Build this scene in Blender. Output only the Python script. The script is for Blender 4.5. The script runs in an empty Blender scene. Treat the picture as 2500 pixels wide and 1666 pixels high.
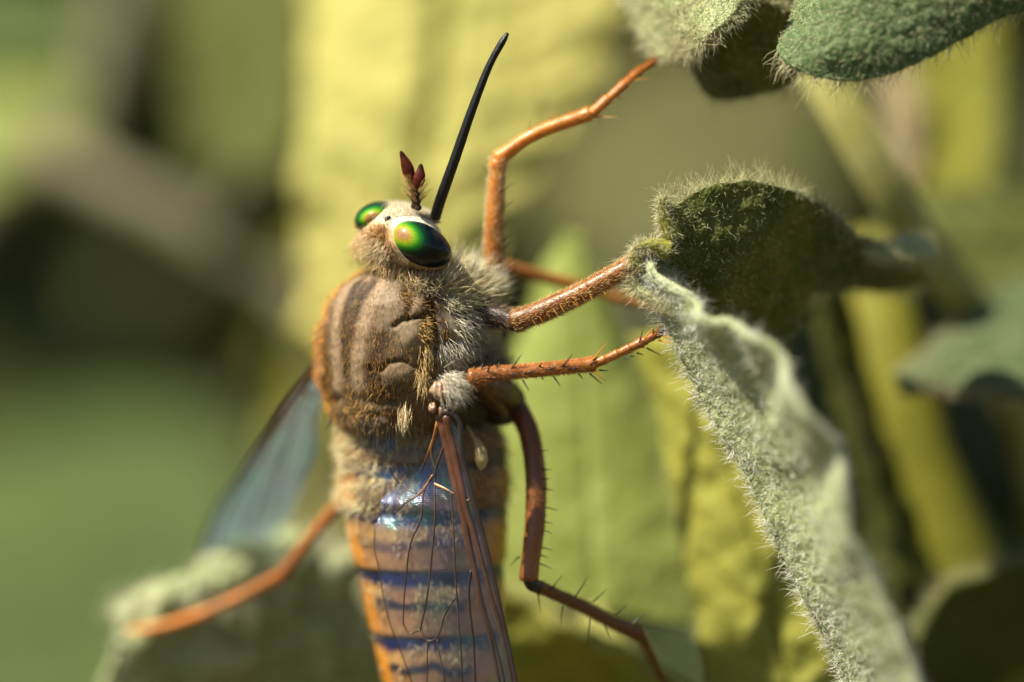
import bpy, math, random
import numpy as np
from mathutils import Vector

rng = np.random.default_rng(7)
random.seed(7)
sc = bpy.context.scene

# ------------------------------------------------------------------ camera, sky, sun, exposure
S = 0.001                    # everything below is written in millimetres, the scene itself is in metres
DIST = 200.0                 # lens to the plane of sharp focus, mm
PX = 80.0                    # photo pixels per millimetre in that plane
CAMZ = 0.40                  # height of the lens above the ground, m

cam_d = bpy.data.cameras.new('camera')
cam = bpy.data.objects.new('camera', cam_d)
sc.collection.objects.link(cam)
cam.location = (0, -DIST * S, CAMZ)
cam.rotation_euler = (math.radians(90), 0, 0)
cam_d.sensor_width = 36
cam_d.lens = 36 * DIST / (2500 / PX)
cam_d.clip_start = 0.01
cam_d.clip_end = 500
cam_d.dof.use_dof = True
cam_d.dof.focus_distance = (DIST + 0.35) * S
cam_d.dof.aperture_fstop = 15.5
sc.camera = cam

SUN = Vector((-0.54, -0.27, 0.80)).normalized()
elev = math.asin(SUN.z)
azim = math.atan2(SUN.x, SUN.y)
w = bpy.data.worlds.new('World'); sc.world = w; w.use_nodes = True
wn = w.node_tree
sky = wn.nodes.new('ShaderNodeTexSky'); sky.sky_type = 'NISHITA'; sky.sun_disc = False
sky.sun_elevation = elev; sky.sun_rotation = azim
wn.links.new(sky.outputs[0], wn.nodes['Background'].inputs[0])
wn.nodes['Background'].inputs[1].default_value = 0.05
sl = bpy.data.lights.new('sun', 'SUN'); sl.energy = 5.0; sl.angle = math.radians(0.55); sl.color = (1.0, 0.92, 0.76)
so = bpy.data.objects.new('sun', sl); sc.collection.objects.link(so)
so.rotation_euler = SUN.to_track_quat('Z', 'Y').to_euler()
so.location = (0, 0, 2)

sc.view_settings.view_transform = 'Standard'; sc.view_settings.look = 'None'
sc.view_settings.exposure = 1.38; sc.view_settings.gamma = 1
sc.cycles.use_denoising = True
sc.cycles.max_bounces = 10; sc.cycles.transparent_max_bounces = 16
sc.unit_settings.system = 'METRIC'; sc.unit_settings.length_unit = 'MILLIMETERS'

# ------------------------------------------------------------------ helpers
def at(px, py, y=0.0):
    k = (DIST + y) / DIST / PX
    return np.array([(px - 1250) * k, y, (833 - py) * k])

def to_px(P):
    P = np.asarray(P, float)
    k = DIST / (DIST + P[..., 1]) * PX
    return 1250 + P[..., 0] * k, 833 - P[..., 2] * k

def pts(l): return np.array([at(*p) for p in l])

def spline(C, n):
    """Catmull-Rom through the rows of C, n samples even in arc length."""
    C = np.asarray(C, float)
    if len(C) == 2:
        t = np.linspace(0, 1, n)[:, None]
        return C[0] * (1 - t) + C[1] * t
    tk = np.r_[0, np.cumsum(np.maximum(np.linalg.norm(np.diff(C[:, :3], axis=0), axis=1), 1e-6) ** .5)]
    E = np.vstack([2 * C[0] - C[1], C, 2 * C[-1] - C[-2]])
    te = np.r_[-tk[1], tk, 2 * tk[-1] - tk[-2]]
    out = []
    for i in range(1, len(E) - 2):                      # centripetal: no loops where long and short spans meet
        p0, p1, p2, p3 = E[i - 1:i + 3]; t0, t1, t2, t3 = te[i - 1:i + 3]
        m1 = (t2 - t1) * ((p1 - p0) / (t1 - t0) - (p2 - p0) / (t2 - t0) + (p2 - p1) / (t2 - t1))
        m2 = (t2 - t1) * ((p2 - p1) / (t2 - t1) - (p3 - p1) / (t3 - t1) + (p3 - p2) / (t3 - t2))
        u = np.linspace(0, 1, 24, endpoint=False)[:, None]
        out.append((2 * u ** 3 - 3 * u ** 2 + 1) * p1 + (u ** 3 - 2 * u ** 2 + u) * m1 + (-2 * u ** 3 + 3 * u ** 2) * p2 + (u ** 3 - u ** 2) * m2)
    Q = np.vstack(out + [E[-2][None]])
    d = np.r_[0, np.cumsum(np.linalg.norm(np.diff(Q[:, :3], axis=0), axis=1))]
    s = np.linspace(0, d[-1], n)
    return np.stack([np.interp(s, d, Q[:, k]) for k in range(Q.shape[1])], 1)

def nrm(a): return a / np.maximum(np.linalg.norm(a, axis=-1, keepdims=True), 1e-9)

_L = rng.random((32, 32, 32))
def vnoise(P, s):
    """smooth value noise, about -1..1"""
    Q = np.asarray(P, float) * s + 100.3
    i = np.floor(Q).astype(int); f = Q - i; f = f * f * (3 - 2 * f)
    r = 0
    for a in (0, 1):
        for b in (0, 1):
            for c in (0, 1):
                wgt = (f[..., 0] if a else 1 - f[..., 0]) * (f[..., 1] if b else 1 - f[..., 1]) * (f[..., 2] if c else 1 - f[..., 2])
                r = r + wgt * _L[(i[..., 0] + a) % 32, (i[..., 1] + b) % 32, (i[..., 2] + c) % 32]
    return 2 * r - 1

def mesh_object(name, V, F, material, parent=None, col=None, smooth=True, origin=None, kind=None):
    """V in scene millimetres. A top-level object carries the scale to metres; a child hangs under its thing."""
    V = np.asarray(V, float)
    me = bpy.data.meshes.new(name)
    root = parent
    while root is not None and root.parent is not None: root = root.parent
    if root is not None: org = np.array(root['org'])
    else: org = np.asarray(origin if origin is not None else V.mean(0), float)
    V = V - org
    F = [np.asarray(f, np.int32) for f in (F if isinstance(F, list) else [F])]
    F = [f for f in F if len(f)]
    me.vertices.add(len(V)); me.vertices.foreach_set('co', V.astype(np.float32).ravel())
    loops = np.concatenate([f.ravel() for f in F])
    sizes = np.concatenate([np.full(len(f), f.shape[1], np.int32) for f in F])
    starts = np.r_[0, np.cumsum(sizes)[:-1]].astype(np.int32)
    me.loops.add(len(loops)); me.loops.foreach_set('vertex_index', loops.astype(np.int32))
    me.polygons.add(len(sizes)); me.polygons.foreach_set('loop_start', starts); me.polygons.foreach_set('loop_total', sizes)
    me.update(calc_edges=True)
    me.polygons.foreach_set('use_smooth', np.full(len(sizes), smooth))
    if col is not None:
        col = np.asarray(col, np.float32)
        a = me.color_attributes.new('Col', 'FLOAT_COLOR', 'POINT')
        a.data.foreach_set('color', np.c_[np.clip(col, 0, 1), np.ones(len(col), np.float32)].astype(np.float32).ravel())
    me.materials.append(material)
    o = bpy.data.objects.new(name, me); sc.collection.objects.link(o)
    if parent is not None:
        o.parent = parent
    else:
        o.location = org * S + np.array([0, 0, CAMZ]); o.scale = (S, S, S)
        o['org'] = [float(v) for v in org]
    if kind: o['kind'] = kind
    return o

def thing(name, label, cat, base, group=None):
    o = bpy.data.objects.new(name, None); sc.collection.objects.link(o)
    o.location = np.asarray(base) * S + np.array([0, 0, CAMZ]); o.scale = (S, S, S); o.empty_display_size = 1
    o['org'] = [float(v) for v in base]
    o['label'] = label; o['category'] = cat
    if group: o['group'] = group
    return o

def sub_empty(name, parent):
    o = bpy.data.objects.new(name, None); sc.collection.objects.link(o); o.parent = parent
    return o

def grid_faces(m, n, wrap=False, off=0):
    i = np.arange(m - 1)[:, None]; j = np.arange(n if wrap else n - 1)[None]
    a = i * n + j; b = i * n + (j + 1) % n
    return np.stack([a, b, b + n, a + n], -1).reshape(-1, 4) + off

def tube(path, rad, n=14, flat=None, ref=(0, -1, 0)):
    """path (m,3), rad (m,) -> V, F with closed ends; flat = (axis scale along ref)."""
    path = np.asarray(path, float); m = len(path)
    rad = np.interp(np.linspace(0, 1, m), np.linspace(0, 1, len(np.atleast_1d(rad))), np.atleast_1d(rad)) if len(np.atleast_1d(rad)) != m else np.asarray(rad, float)
    T = nrm(np.gradient(path, axis=0))
    A = nrm(np.asarray(ref, float)[None] - (T @ np.asarray(ref, float))[:, None] * T)
    B = np.cross(T, A)
    th = np.linspace(0, 2 * math.pi, n, endpoint=False)
    fa = 1.0 if flat is None else flat
    V = path[:, None] + rad[:, None, None] * (A[:, None] * (np.cos(th) * fa)[None, :, None] + B[:, None] * np.sin(th)[None, :, None])
    V = np.vstack([V.reshape(-1, 3), path[0] - T[0] * rad[0] * .5, path[-1] + T[-1] * rad[-1] * .5])
    k = np.arange(n)
    c0, c1 = m * n, m * n + 1
    F3 = np.vstack([np.stack([(k + 1) % n, k, np.full(n, c0)], 1), np.stack([(m - 1) * n + k, (m - 1) * n + (k + 1) % n, np.full(n, c1)], 1)])
    return V, [grid_faces(m, n, True), F3]

def join(parts):
    V, F4, F3, C = [], [], [], []
    o = 0
    for p in parts:
        v, f = p[0], p[1]
        for a in (f if isinstance(f, list) else [f]):
            (F4 if a.shape[1] == 4 else F3).append(a + o)
        V.append(v); o += len(v)
        if len(p) > 2: C.append(np.broadcast_to(p[2], (len(v), 3)))
    F = []
    if F4: F.append(np.vstack(F4))
    if F3: F.append(np.vstack(F3))
    return np.vstack(V), F, (np.vstack(C) if C else None)

def ellipsoid(c, ax, m=28, n=40):
    """ax: three rows, half axes"""
    th = np.linspace(0, math.pi, m)[:, None]; ph = np.linspace(0, 2 * math.pi, n, endpoint=False)[None]
    U = np.stack([np.sin(th) * np.cos(ph), np.sin(th) * np.sin(ph), np.cos(th) + 0 * ph], -1)
    V = U @ np.asarray(ax) + np.asarray(c)
    return V.reshape(-1, 3), grid_faces(m, n, True), U.reshape(-1, 3)

def hair_geo(root, d, L, rad, bend=None, seg=3, col=None, wav=0.0):
    """thin three-sided tapering hairs"""
    N = len(root); d = nrm(d)
    L = np.broadcast_to(L, (N,)); rad = np.broadcast_to(rad, (N,))
    if bend is None: bend = np.zeros((N, 3))
    a = nrm(np.cross(d, rng.normal(size=(N, 3)))); b = np.cross(d, a)
    wv = a * rng.normal(size=(N, 1)) + b * rng.normal(size=(N, 1))
    ph = rng.random(N) * 6.28
    rings = []
    for k in range(seg + 1):
        t = k / seg
        c = root + d * (L * t)[:, None] + bend * (L * t * t)[:, None]
        if wav: c = c + wv * (wav * L * t * np.sin(ph + t * 5))[:, None]
        if k == seg: rings.append(c[:, None]); break
        r = rad * (1 - 0.75 * t)
        for_ring = [c + (a * math.cos(q) + b * math.sin(q)) * r[:, None] for q in (0, 2.094, 4.189)]
        rings.append(np.stack(for_ring, 1))
    V = np.concatenate(rings, 1); nv = V.shape[1]
    q = []
    for k in range(seg - 1):
        for s in range(3):
            q.append([3 * k + s, 3 * k + (s + 1) % 3, 3 * k + 3 + (s + 1) % 3, 3 * k + 3 + s])
    base = (np.arange(N) * nv)[:, None, None]
    F = []
    if q: F.append((np.array(q)[None] + base).reshape(-1, 4))
    k = 3 * (seg - 1)
    F.append((np.array([[k + s, k + (s + 1) % 3, nv - 1] for s in range(3)])[None] + base).reshape(-1, 3))
    C = None
    if col is not None: C = np.repeat(np.broadcast_to(col, (N, 3)), nv, axis=0)
    return V.reshape(-1, 3), F, C

def fur(name, pieces, material, parent):
    V, F, C = join([p for p in pieces if len(p[0])])
    return mesh_object(name, V, F, material, parent, C, kind='stuff')

# ------------------------------------------------------------------ materials
def mat(name, base=(.5, .5, .5), attr=False, rough=.5, spec=.4, trans=0.0, tcol=None, noise=None, bump=None, coat=0.0, metal=0.0, sheen=0.0, vor=None, sss=0.0):
    m = bpy.data.materials.new(name); m.use_nodes = True
    nt = m.node_tree; N = nt.nodes; L = nt.links
    bs = N['Principled BSDF']; out = N['Material Output']
    tc = N.new('ShaderNodeTexCoord')
    if attr:
        c = N.new('ShaderNodeAttribute'); c.attribute_name = 'Col'; colour = c.outputs['Color']
    else:
        c = N.new('ShaderNodeRGB'); c.outputs[0].default_value = (*base, 1); colour = c.outputs[0]
    for nz in (noise or []):                       # (scale, second colour, low, high, detail)
        s, c2, lo, hi, det = nz
        t = N.new('ShaderNodeTexNoise'); t.inputs['Scale'].default_value = s; t.inputs['Detail'].default_value = det
        L.new(tc.outputs['Object'], t.inputs['Vector'])
        r = N.new('ShaderNodeMapRange'); r.inputs[1].default_value = lo; r.inputs[2].default_value = hi
        L.new(t.outputs[0], r.inputs[0])
        mx = N.new('ShaderNodeMix'); mx.data_type = 'RGBA'
        if isinstance(c2, (int, float)): mx.blend_type = 'MULTIPLY'; c2 = (c2, c2, c2)
        mx.inputs[7].default_value = (*c2, 1)
        L.new(r.outputs[0], mx.inputs[0]); L.new(colour, mx.inputs[6])
        colour = mx.outputs[2]
    if vor:                                        # (scale, colour in the cells' joints, width)
        s, c2, wd = vor
        t = N.new('ShaderNodeTexVoronoi'); t.feature = 'DISTANCE_TO_EDGE'; t.inputs['Scale'].default_value = s
        wp = N.new('ShaderNodeTexNoise'); wp.inputs['Scale'].default_value = s * .8
        va = N.new('ShaderNodeVectorMath'); va.operation = 'MULTIPLY_ADD'; va.inputs[1].default_value = (.5 / s,) * 3
        L.new(tc.outputs['Object'], wp.inputs['Vector']); L.new(wp.outputs['Color'], va.inputs[0]); L.new(tc.outputs['Object'], va.inputs[2])
        L.new(va.outputs[0], t.inputs['Vector'])
        r = N.new('ShaderNodeMapRange'); r.inputs[1].default_value = 0; r.inputs[2].default_value = wd; r.inputs[3].default_value = 1; r.inputs[4].default_value = 0
        L.new(t.outputs['Distance'], r.inputs[0])
        mx = N.new('ShaderNodeMix'); mx.data_type = 'RGBA'; mx.inputs[7].default_value = (*c2, 1)
        L.new(r.outputs[0], mx.inputs[0]); L.new(colour, mx.inputs[6]); colour = mx.outputs[2]
    L.new(colour, bs.inputs['Base Color'])
    bs.inputs['Roughness'].default_value = rough; bs.inputs['Specular IOR Level'].default_value = spec
    bs.inputs['Coat Weight'].default_value = coat; bs.inputs['Coat Roughness'].default_value = .06
    bs.inputs['Metallic'].default_value = metal; bs.inputs['Sheen Weight'].default_value = sheen
    if bump:
        h = None
        for (s, amt, det) in bump:
            t = N.new('ShaderNodeTexNoise'); t.inputs['Scale'].default_value = s; t.inputs['Detail'].default_value = det
            L.new(tc.outputs['Object'], t.inputs['Vector'])
            b = N.new('ShaderNodeBump'); b.inputs['Strength'].default_value = 1; b.inputs['Distance'].default_value = amt * S
            L.new(t.outputs[0], b.inputs['Height'])
            if h is not None: L.new(h, b.inputs['Normal'])
            h = b.outputs[0]
        L.new(h, bs.inputs['Normal'])
    if trans > 0:
        tr = N.new('ShaderNodeBsdfTranslucent'); ms = N.new('ShaderNodeMixShader'); ms.inputs[0].default_value = trans
        if tcol is None: L.new(colour, tr.inputs[0])
        else:
            mx = N.new('ShaderNodeMix'); mx.data_type = 'RGBA'; mx.blend_type = 'MULTIPLY'; mx.inputs[0].default_value = 1
            mx.inputs[7].default_value = (*tcol, 1); L.new(colour, mx.inputs[6]); L.new(mx.outputs[2], tr.inputs[0])
        L.new(bs.outputs[0], ms.inputs[1]); L.new(tr.outputs[0], ms.inputs[2]); L.new(ms.outputs[0], out.inputs[0])
    return m

def wing_mat(name, mix, dcol):
    m = bpy.data.materials.new(name); m.use_nodes = True
    nt = m.node_tree; N = nt.nodes; L = nt.links
    N.remove(N['Principled BSDF']); out = N['Material Output']
    tc = N.new('ShaderNodeTexCoord')
    t = N.new('ShaderNodeTexNoise'); t.inputs['Scale'].default_value = 1.1; t.inputs['Detail'].default_value = 2
    L.new(tc.outputs['Object'], t.inputs['Vector'])
    cr = N.new('ShaderNodeValToRGB')               # interference tints of the membrane
    e = cr.color_ramp.elements; e[0].position = .34; e[0].color = (.42, .50, .95, 1); e[1].position = .68; e[1].color = (.45, .95, .80, 1)
    k = e.new(.5); k.color = (.55, .60, .85, 1)
    L.new(t.outputs[0], cr.inputs[0])
    tr = N.new('ShaderNodeBsdfTransparent'); tr.inputs[0].default_value = (.80, .85, .95, 1)
    gl = N.new('ShaderNodeBsdfGlossy'); gl.inputs['Roughness'].default_value = .25; L.new(cr.outputs[0], gl.inputs['Color'])
    d0 = N.new('ShaderNodeBsdfDiffuse'); d0.inputs[0].default_value = (*dcol, 1)
    d1 = N.new('ShaderNodeBsdfTranslucent'); d1.inputs[0].default_value = (*dcol, 1)
    df = N.new('ShaderNodeAddShader'); L.new(d0.outputs[0], df.inputs[0]); L.new(d1.outputs[0], df.inputs[1])
    wv = N.new('ShaderNodeTexWave'); wv.inputs['Scale'].default_value = 6; wv.inputs['Distortion'].default_value = 3; wv.bands_direction = 'Z'
    L.new(tc.outputs['Object'], wv.inputs['Vector'])
    bp = N.new('ShaderNodeBump'); bp.inputs['Distance'].default_value = .0055 * S; L.new(wv.outputs[0], bp.inputs['Height']); L.new(bp.outputs[0], gl.inputs['Normal'])
    m1 = N.new('ShaderNodeMixShader'); m1.inputs[0].default_value = .35; L.new(gl.outputs[0], m1.inputs[1]); L.new(df.outputs[0], m1.inputs[2])
    m2 = N.new('ShaderNodeMixShader'); m2.inputs[0].default_value = mix; L.new(tr.outputs[0], m2.inputs[1]); L.new(m1.outputs[0], m2.inputs[2])
    L.new(m2.outputs[0], out.inputs[0])
    return m

M = {}
M['hair'] = mat('hair', attr=True, rough=.45, spec=.35, trans=.45)
M['cuticle'] = mat('dusted_cuticle', attr=True, rough=.55, spec=.22, noise=[(60, .62, .40, .66, 3), (9, .75, .45, .7, 2)], bump=[(45, .012, 2)])
M['abdomen'] = mat('banded_cuticle', attr=True, rough=.28, spec=.5, noise=[(22, .72, .42, .68, 3)], bump=[(30, .012, 2)], coat=.15)
M['eye'] = mat('eye', attr=True, rough=.35, spec=.10, coat=.35, noise=[(30, .7, .45, .62, 1)], bump=[(34, .004, 0)])
M['leg'] = mat('amber_cuticle', attr=True, rough=.30, spec=.55, trans=.16, tcol=(1.6, .8, .4), noise=[(14, .6, .45, .72, 3)], bump=[(40, .010, 2)], coat=.08)
M['black'] = mat('black_chitin', base=(.004, .0035, .0035), rough=.38, spec=.3, bump=[(26, .014, 2)])
M['antenna'] = mat('antenna', attr=True, rough=.45, spec=.2, trans=.25, tcol=(2, .8, .6), bump=[(60, .008, 1)])
M['vein'] = mat('vein', attr=True, rough=.38, spec=.5, coat=.1, noise=[(30, .6, .45, .7, 2)])
M['wing'] = wing_mat('wing_membrane', .13, (.008, .02, .05))
M['wing_open'] = wing_mat('wing_membrane_sky_blue', .66, (.15, .23, .29))  # blue sky reflection put into the membrane's diffuse colour
M['cream'] = mat('cream_knob', base=(.62, .47, .22), rough=.35, spec=.5, trans=.4, noise=[(8, .75, .4, .7, 2)])

FUR = np.array([.92, .76, .44]); GOLD = np.array([.55, .30, .06]); WHITE = np.array([.82, .75, .58])
def hcol(n, base, var=.25):
    return np.clip(np.asarray(base)[None] * (1 + rng.normal(size=(n, 1)) * var), .004, .95)

# ================================================================== the fly
fly = thing('horse_fly', 'long-tongued furry brown horse fly with metallic green eyes and clear wings, clinging head up', 'fly', at(1040, 1500, 4.0))

D = nrm(np.array([-.73, -.68, .0])); R = nrm(np.array([.68, -.73, .0])); UP = np.array([0, 0, 1.0])

# ---- thorax
TK = np.array([0, .03, .09, .17, .29, .47, .63, .77, .86, .95, 1.0])
GK = np.array([.30, .55, .76, .88, .965, .985, .95, .86, .73, .54, .25])
c_rear, c_front = at(1026, 1078, 3.7), at(1016, 640, 2.7)
m, n = 300, 420
t = np.linspace(0, 1, m); ph = np.linspace(-math.pi, math.pi, n, endpoint=False)
g = np.interp(t, TK, GK); g = np.convolve(np.pad(g, 8, mode='edge'), np.ones(17) / 17, 'valid')
C = c_rear[None] * (1 - t[:, None]) + c_front[None] * t[:, None]
cs, sn = np.cos(ph), np.sin(ph)
hh = np.where(cs > 0, 3.08, 2.5)
sup = (np.abs(cs) ** 2.3 + np.abs(sn) ** 2.3) ** (-1 / 2.3)
off = D[None] * (hh * cs * sup)[:, None] + R[None] * (2.75 * sn * sup)[:, None]
P = C[:, None] + g[:, None, None] * off[None]
offm = D[None] * (hh * cs * sup)[:, None] + R[None] * (2.75 * np.abs(sn) * sup)[:, None]
Pm = C[:, None] + g[:, None, None] * offm[None]          # the same point on the fly's right half: both halves are alike
mx, my = to_px(Pm)

def seg_dist(x, y, poly):
    d = np.full(np.shape(x), 1e9)
    for (a, b) in zip(poly[:-1], poly[1:]):
        ax, ay = a; bx, by = b
        l2 = (bx - ax) ** 2 + (by - ay) ** 2
        u = np.clip(((x - ax) * (bx - ax) + (y - ay) * (by - ay)) / l2, 0, 1)
        d = np.minimum(d, np.hypot(x - ax - u * (bx - ax), y - ay - u * (by - ay)))
    return d
def gau(x, y, cx, cy, rx, ry, rot=0):
    c, s = math.cos(math.radians(rot)), math.sin(math.radians(rot))
    u = ((x - cx) * c + (y - cy) * s) / rx; v = (-(x - cx) * s + (y - cy) * c) / ry
    return np.exp(-(u * u + v * v))
def line(x, y, poly, wd): return np.exp(-(seg_dist(x, y, poly) / wd) ** 2)

def band(x, y, poly, wd): return np.exp(-(seg_dist(x, y, poly) / wd) ** 4)
side = (np.abs(ph) < 2.2)[None]
h = (.22 * gau(mx, my, 1022, 745, 26, 36) + .13 * gau(mx, my, 962, 730, 40, 55) + .24 * gau(mx, my, 1005, 828, 48, 44)
     + .20 * gau(mx, my, 985, 915, 50, 34, -15) + .20 * gau(mx, my, 1035, 1012, 36, 44) + .26 * gau(mx, my, 1110, 800, 44, 50)
     + .22 * gau(mx, my, 1090, 690, 40, 40) + .18 * gau(mx, my, 905, 1020, 50, 30)
     - .15 * line(mx, my, [(965, 796), (985, 780), (1010, 778), (1042, 766)], 6) - .13 * line(mx, my, [(930, 905), (950, 885), (985, 880), (1020, 896)], 6) - .10 * line(mx, my, [(925, 925), (935, 950), (962, 955), (985, 935)], 6)
     - .30 * line(mx, my, [(1050, 740), (1058, 800), (1052, 880), (1040, 940)], 11) - .10 * line(mx, my, [(890, 975), (930, 985), (975, 968), (1010, 945)], 12)
     - .12 * line(mx, my, [(990, 700), (1003, 740), (995, 780)], 7) - .06 * line(mx, my, [(868, 735), (846, 800), (834, 880), (840, 930)], 9)
     - .10 * line(mx, my, [(905, 900), (918, 950), (960, 985)], 9)) * side
h = h + .02 * vnoise(P, 2.2) + .012 * vnoise(P, 6)
Nn = nrm(off)[None] + np.zeros_like(P)
P = P + Nn * h[..., None]
du = np.gradient(P, axis=0); dv = (np.roll(P, -1, 1) - np.roll(P, 1, 1))
TN = nrm(np.cross(dv, du)); TN = TN * np.sign((TN * Nn).sum(-1, keepdims=True))

def mixc(c, c2, a): return c * (1 - a[..., None]) + np.asarray(c2) * a[..., None]
col = np.zeros(P.shape) + np.array([.125, .086, .050])
col = mixc(col, (.27, .205, .135), band(mx, my, [(938, 690), (900, 755), (878, 830), (868, 900), (880, 965)], 15))
col = mixc(col, (.27, .205, .135), band(mx, my, [(905, 672), (868, 712), (832, 790), (808, 880), (815, 950)], 9))
col = mixc(col, (.028, .020, .012), .9 * band(mx, my, [(915, 690), (880, 730), (858, 790), (845, 860), (842, 930)], 8))
col = mixc(col, (.024, .017, .010), .9 * band(mx, my, [(893, 690), (860, 735), (842, 800), (829, 880), (828, 930)], 6))
col = mixc(col, (.045, .030, .016), .9 * band(mx, my, [(955, 800), (930, 842), (912, 885), (906, 925), (930, 955)], 17))
col = mixc(col, (.035, .024, .014), .85 * gau(mx, my, 940, 938, 20, 14, 20))
col = mixc(col, (.27, .22, .15), .8 * gau(mx, my, 1003, 825, 42, 42)); col = mixc(col, (.26, .21, .145), .8 * gau(mx, my, 955, 738, 30, 45, 20))
col = mixc(col, (.30, .24, .17), .8 * gau(mx, my, 1024, 742, 22, 32)); col = mixc(col, (.25, .20, .14), .7 * gau(mx, my, 985, 915, 42, 22, -15))
col = mixc(col, (.16, .10, .075), .9 * gau(mx, my, 1035, 1012, 36, 42))
col = mixc(col, (.02, .014, .010), .85 * line(mx, my, [(995, 779), (1012, 778), (1042, 766)], 5))
col = mixc(col, (.03, .021, .013), line(mx, my, [(1046, 720), (1056, 800), (1050, 880), (1040, 950)], 9) * .9)
pl = np.clip((mx - 1062) / 30, 0, 1) * (my < 960)
col = mixc(col, (.30, .265, .20), pl)
col = mixc(col, (.025, .018, .012), np.clip(line(mx, my, [(1070, 760), (1090, 830), (1130, 870), (1200, 880)], 12) + line(mx, my, [(1150, 780), (1160, 850), (1150, 920)], 12), 0, 1) * .9)
col = mixc(col, (.07, .05, .035), np.clip((my - 950) / 40, 0, 1) * np.clip((mx - 1050) / 30, 0, 1))
col = mixc(col, (.03, .022, .015), line(mx, my, [(1000, 690), (1060, 720), (1100, 760), (1150, 780)], 20) * .8)  # shade below the head and ruff painted into the skin colour
col = col * np.array([1.0, .91, .79]); gr = vnoise(P, 14); col = col * (1 + .22 * gr[..., None] + .18 * vnoise(P, 35)[..., None])
thorax = mesh_object('thorax', P.reshape(-1, 3), [grid_faces(m, n, True)], M['cuticle'], fly, col.reshape(-1, 3))

# short gilded hairs on the back
def pick(mask, k):
    w_ = (mask * (np.linalg.norm(np.cross(dv, du), axis=-1))).ravel(); w_ = w_ / w_.sum()
    return rng.choice(len(w_), k, p=w_)
FP, FN, FX, FY = P.reshape(-1, 3), TN.reshape(-1, 3), mx.ravel(), my.ravel()
PXr, PYr = to_px(FP)
back = (np.abs(ph) < 1.25)[None] & (t > .04)[:, None] & (t < .95)[:, None]
pieces = []
darkness = np.clip(1.6 - col.sum(-1) * 3.4, .15, 1.6)
idx = pick(back * darkness, 4200)
dirv = -UP[None] * 1.0 + FN[idx] * rng.uniform(.25, .6, (len(idx), 1)) + rng.normal(size=(len(idx), 3)) * .22
pieces.append(hair_geo(FP[idx], dirv, rng.uniform(.10, .24, len(idx)), .0060, None, 2, hcol(len(idx), (.45, .24, .05), .4)))
idx = pick((np.abs(ph) < 1.25)[None] * (mx < 1040) * (t[:, None] > .02), 3000)
dirv = -UP[None] * .8 + FN[idx] * .7 + rng.normal(size=(len(idx), 3)) * .3
pieces.append(hair_geo(FP[idx], dirv, rng.uniform(.05, .12, len(idx)), .005, None, 2, hcol(len(idx), (.34, .26, .15), .3)))
fur('fine_hair', pieces, M['hair'], thorax)
# orange fringe down the far flank, seen as a glowing edge
pieces = []
idx = pick(((ph < -.45) & (ph > -1.9))[None] * (t[:, None] > .05), 3000)
dirv = FN[idx] * .8 - UP[None] * .55 + rng.normal(size=(len(idx), 3)) * .3
pieces.append(hair_geo(FP[idx], dirv, rng.uniform(.14, .32, len(idx)), .009, None, 2, hcol(len(idx), (.80, .40, .09), .35)))
fur('flank_fringe', pieces, M['hair'], thorax)
# pale fluffy fur on the side of the breast
pieces = []
def tuft(poly_or_px, k, L, d, colr, spread=.35, rad=.0105, bend=(0, 0, 0), wav=.05):
    cx, cy, rx, ry = poly_or_px
    msk = gau(PXr, PYr, cx, cy, rx, ry).reshape(P.shape[:2]) * ((TN[..., 1] < .35))
    i = pick(msk, k)
    dd = np.asarray(d)[None] + FN[i] * .55 + rng.normal(size=(k, 3)) * spread
    return hair_geo(FP[i], dd, rng.uniform(.45, 1.1, k) * L, rad, np.asarray(bend)[None] + rng.normal(size=(k, 3)) * .14, 4, hcol(k, colr, .34), wav)
pieces += [tuft((1120, 678, 36, 20), 420, .95, (.35, -.45, .75), (.95, .84, .58), .3), tuft((1175, 705, 34, 24), 420, 1.1, (.7, -.35, .55), (.95, .84, .58), .3),
           tuft((1105, 688, 40, 20), 500, .75, (.75, 0, .55), FUR), tuft((1155, 712, 36, 22), 520, .95, (.95, .1, .25), FUR),
           tuft((1140, 790, 30, 34), 190, .55, (.55, -.2, -.6), WHITE, bend=(0, 0, -.3)), tuft((1185, 760, 26, 30), 240, .7, (.9, .2, -.3), FUR),
           tuft((1105, 858, 34, 18), 420, .42, (.35, -.3, -.65), WHITE, bend=(.1, 0, -.3)), tuft((1180, 860, 40, 40), 260, .42, (.6, .1, -.3), (.45, .40, .30)),
           tuft((1200, 905, 30, 30), 500, .5, (.7, 0, .2), (.40, .34, .24)), tuft((1050, 690, 40, 16), 500, .6, (.1, -.2, -.5), (.5, .42, .27)),
           tuft((1115, 735, 24, 16), 260, .6, (.45, -.5, -.5), (.60, .54, .38))]
i0 = at(1092, 938, -.05)
k = 620
rt = i0 + rng.normal(size=(k, 3)) * np.array([.13, .08, .16])
pieces.append(hair_geo(rt, np.array([.75, -.45, -.25])[None] + rng.normal(size=(k, 3)) * .35, rng.uniform(.45, .85, k), .009, np.array([[0, 0, -.25]]) + rng.normal(size=(k, 3)) * .1, 4, hcol(k, (.75, .70, .58), .15), .06))
fur('breast_fur', pieces, M['hair'], thorax)
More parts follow.
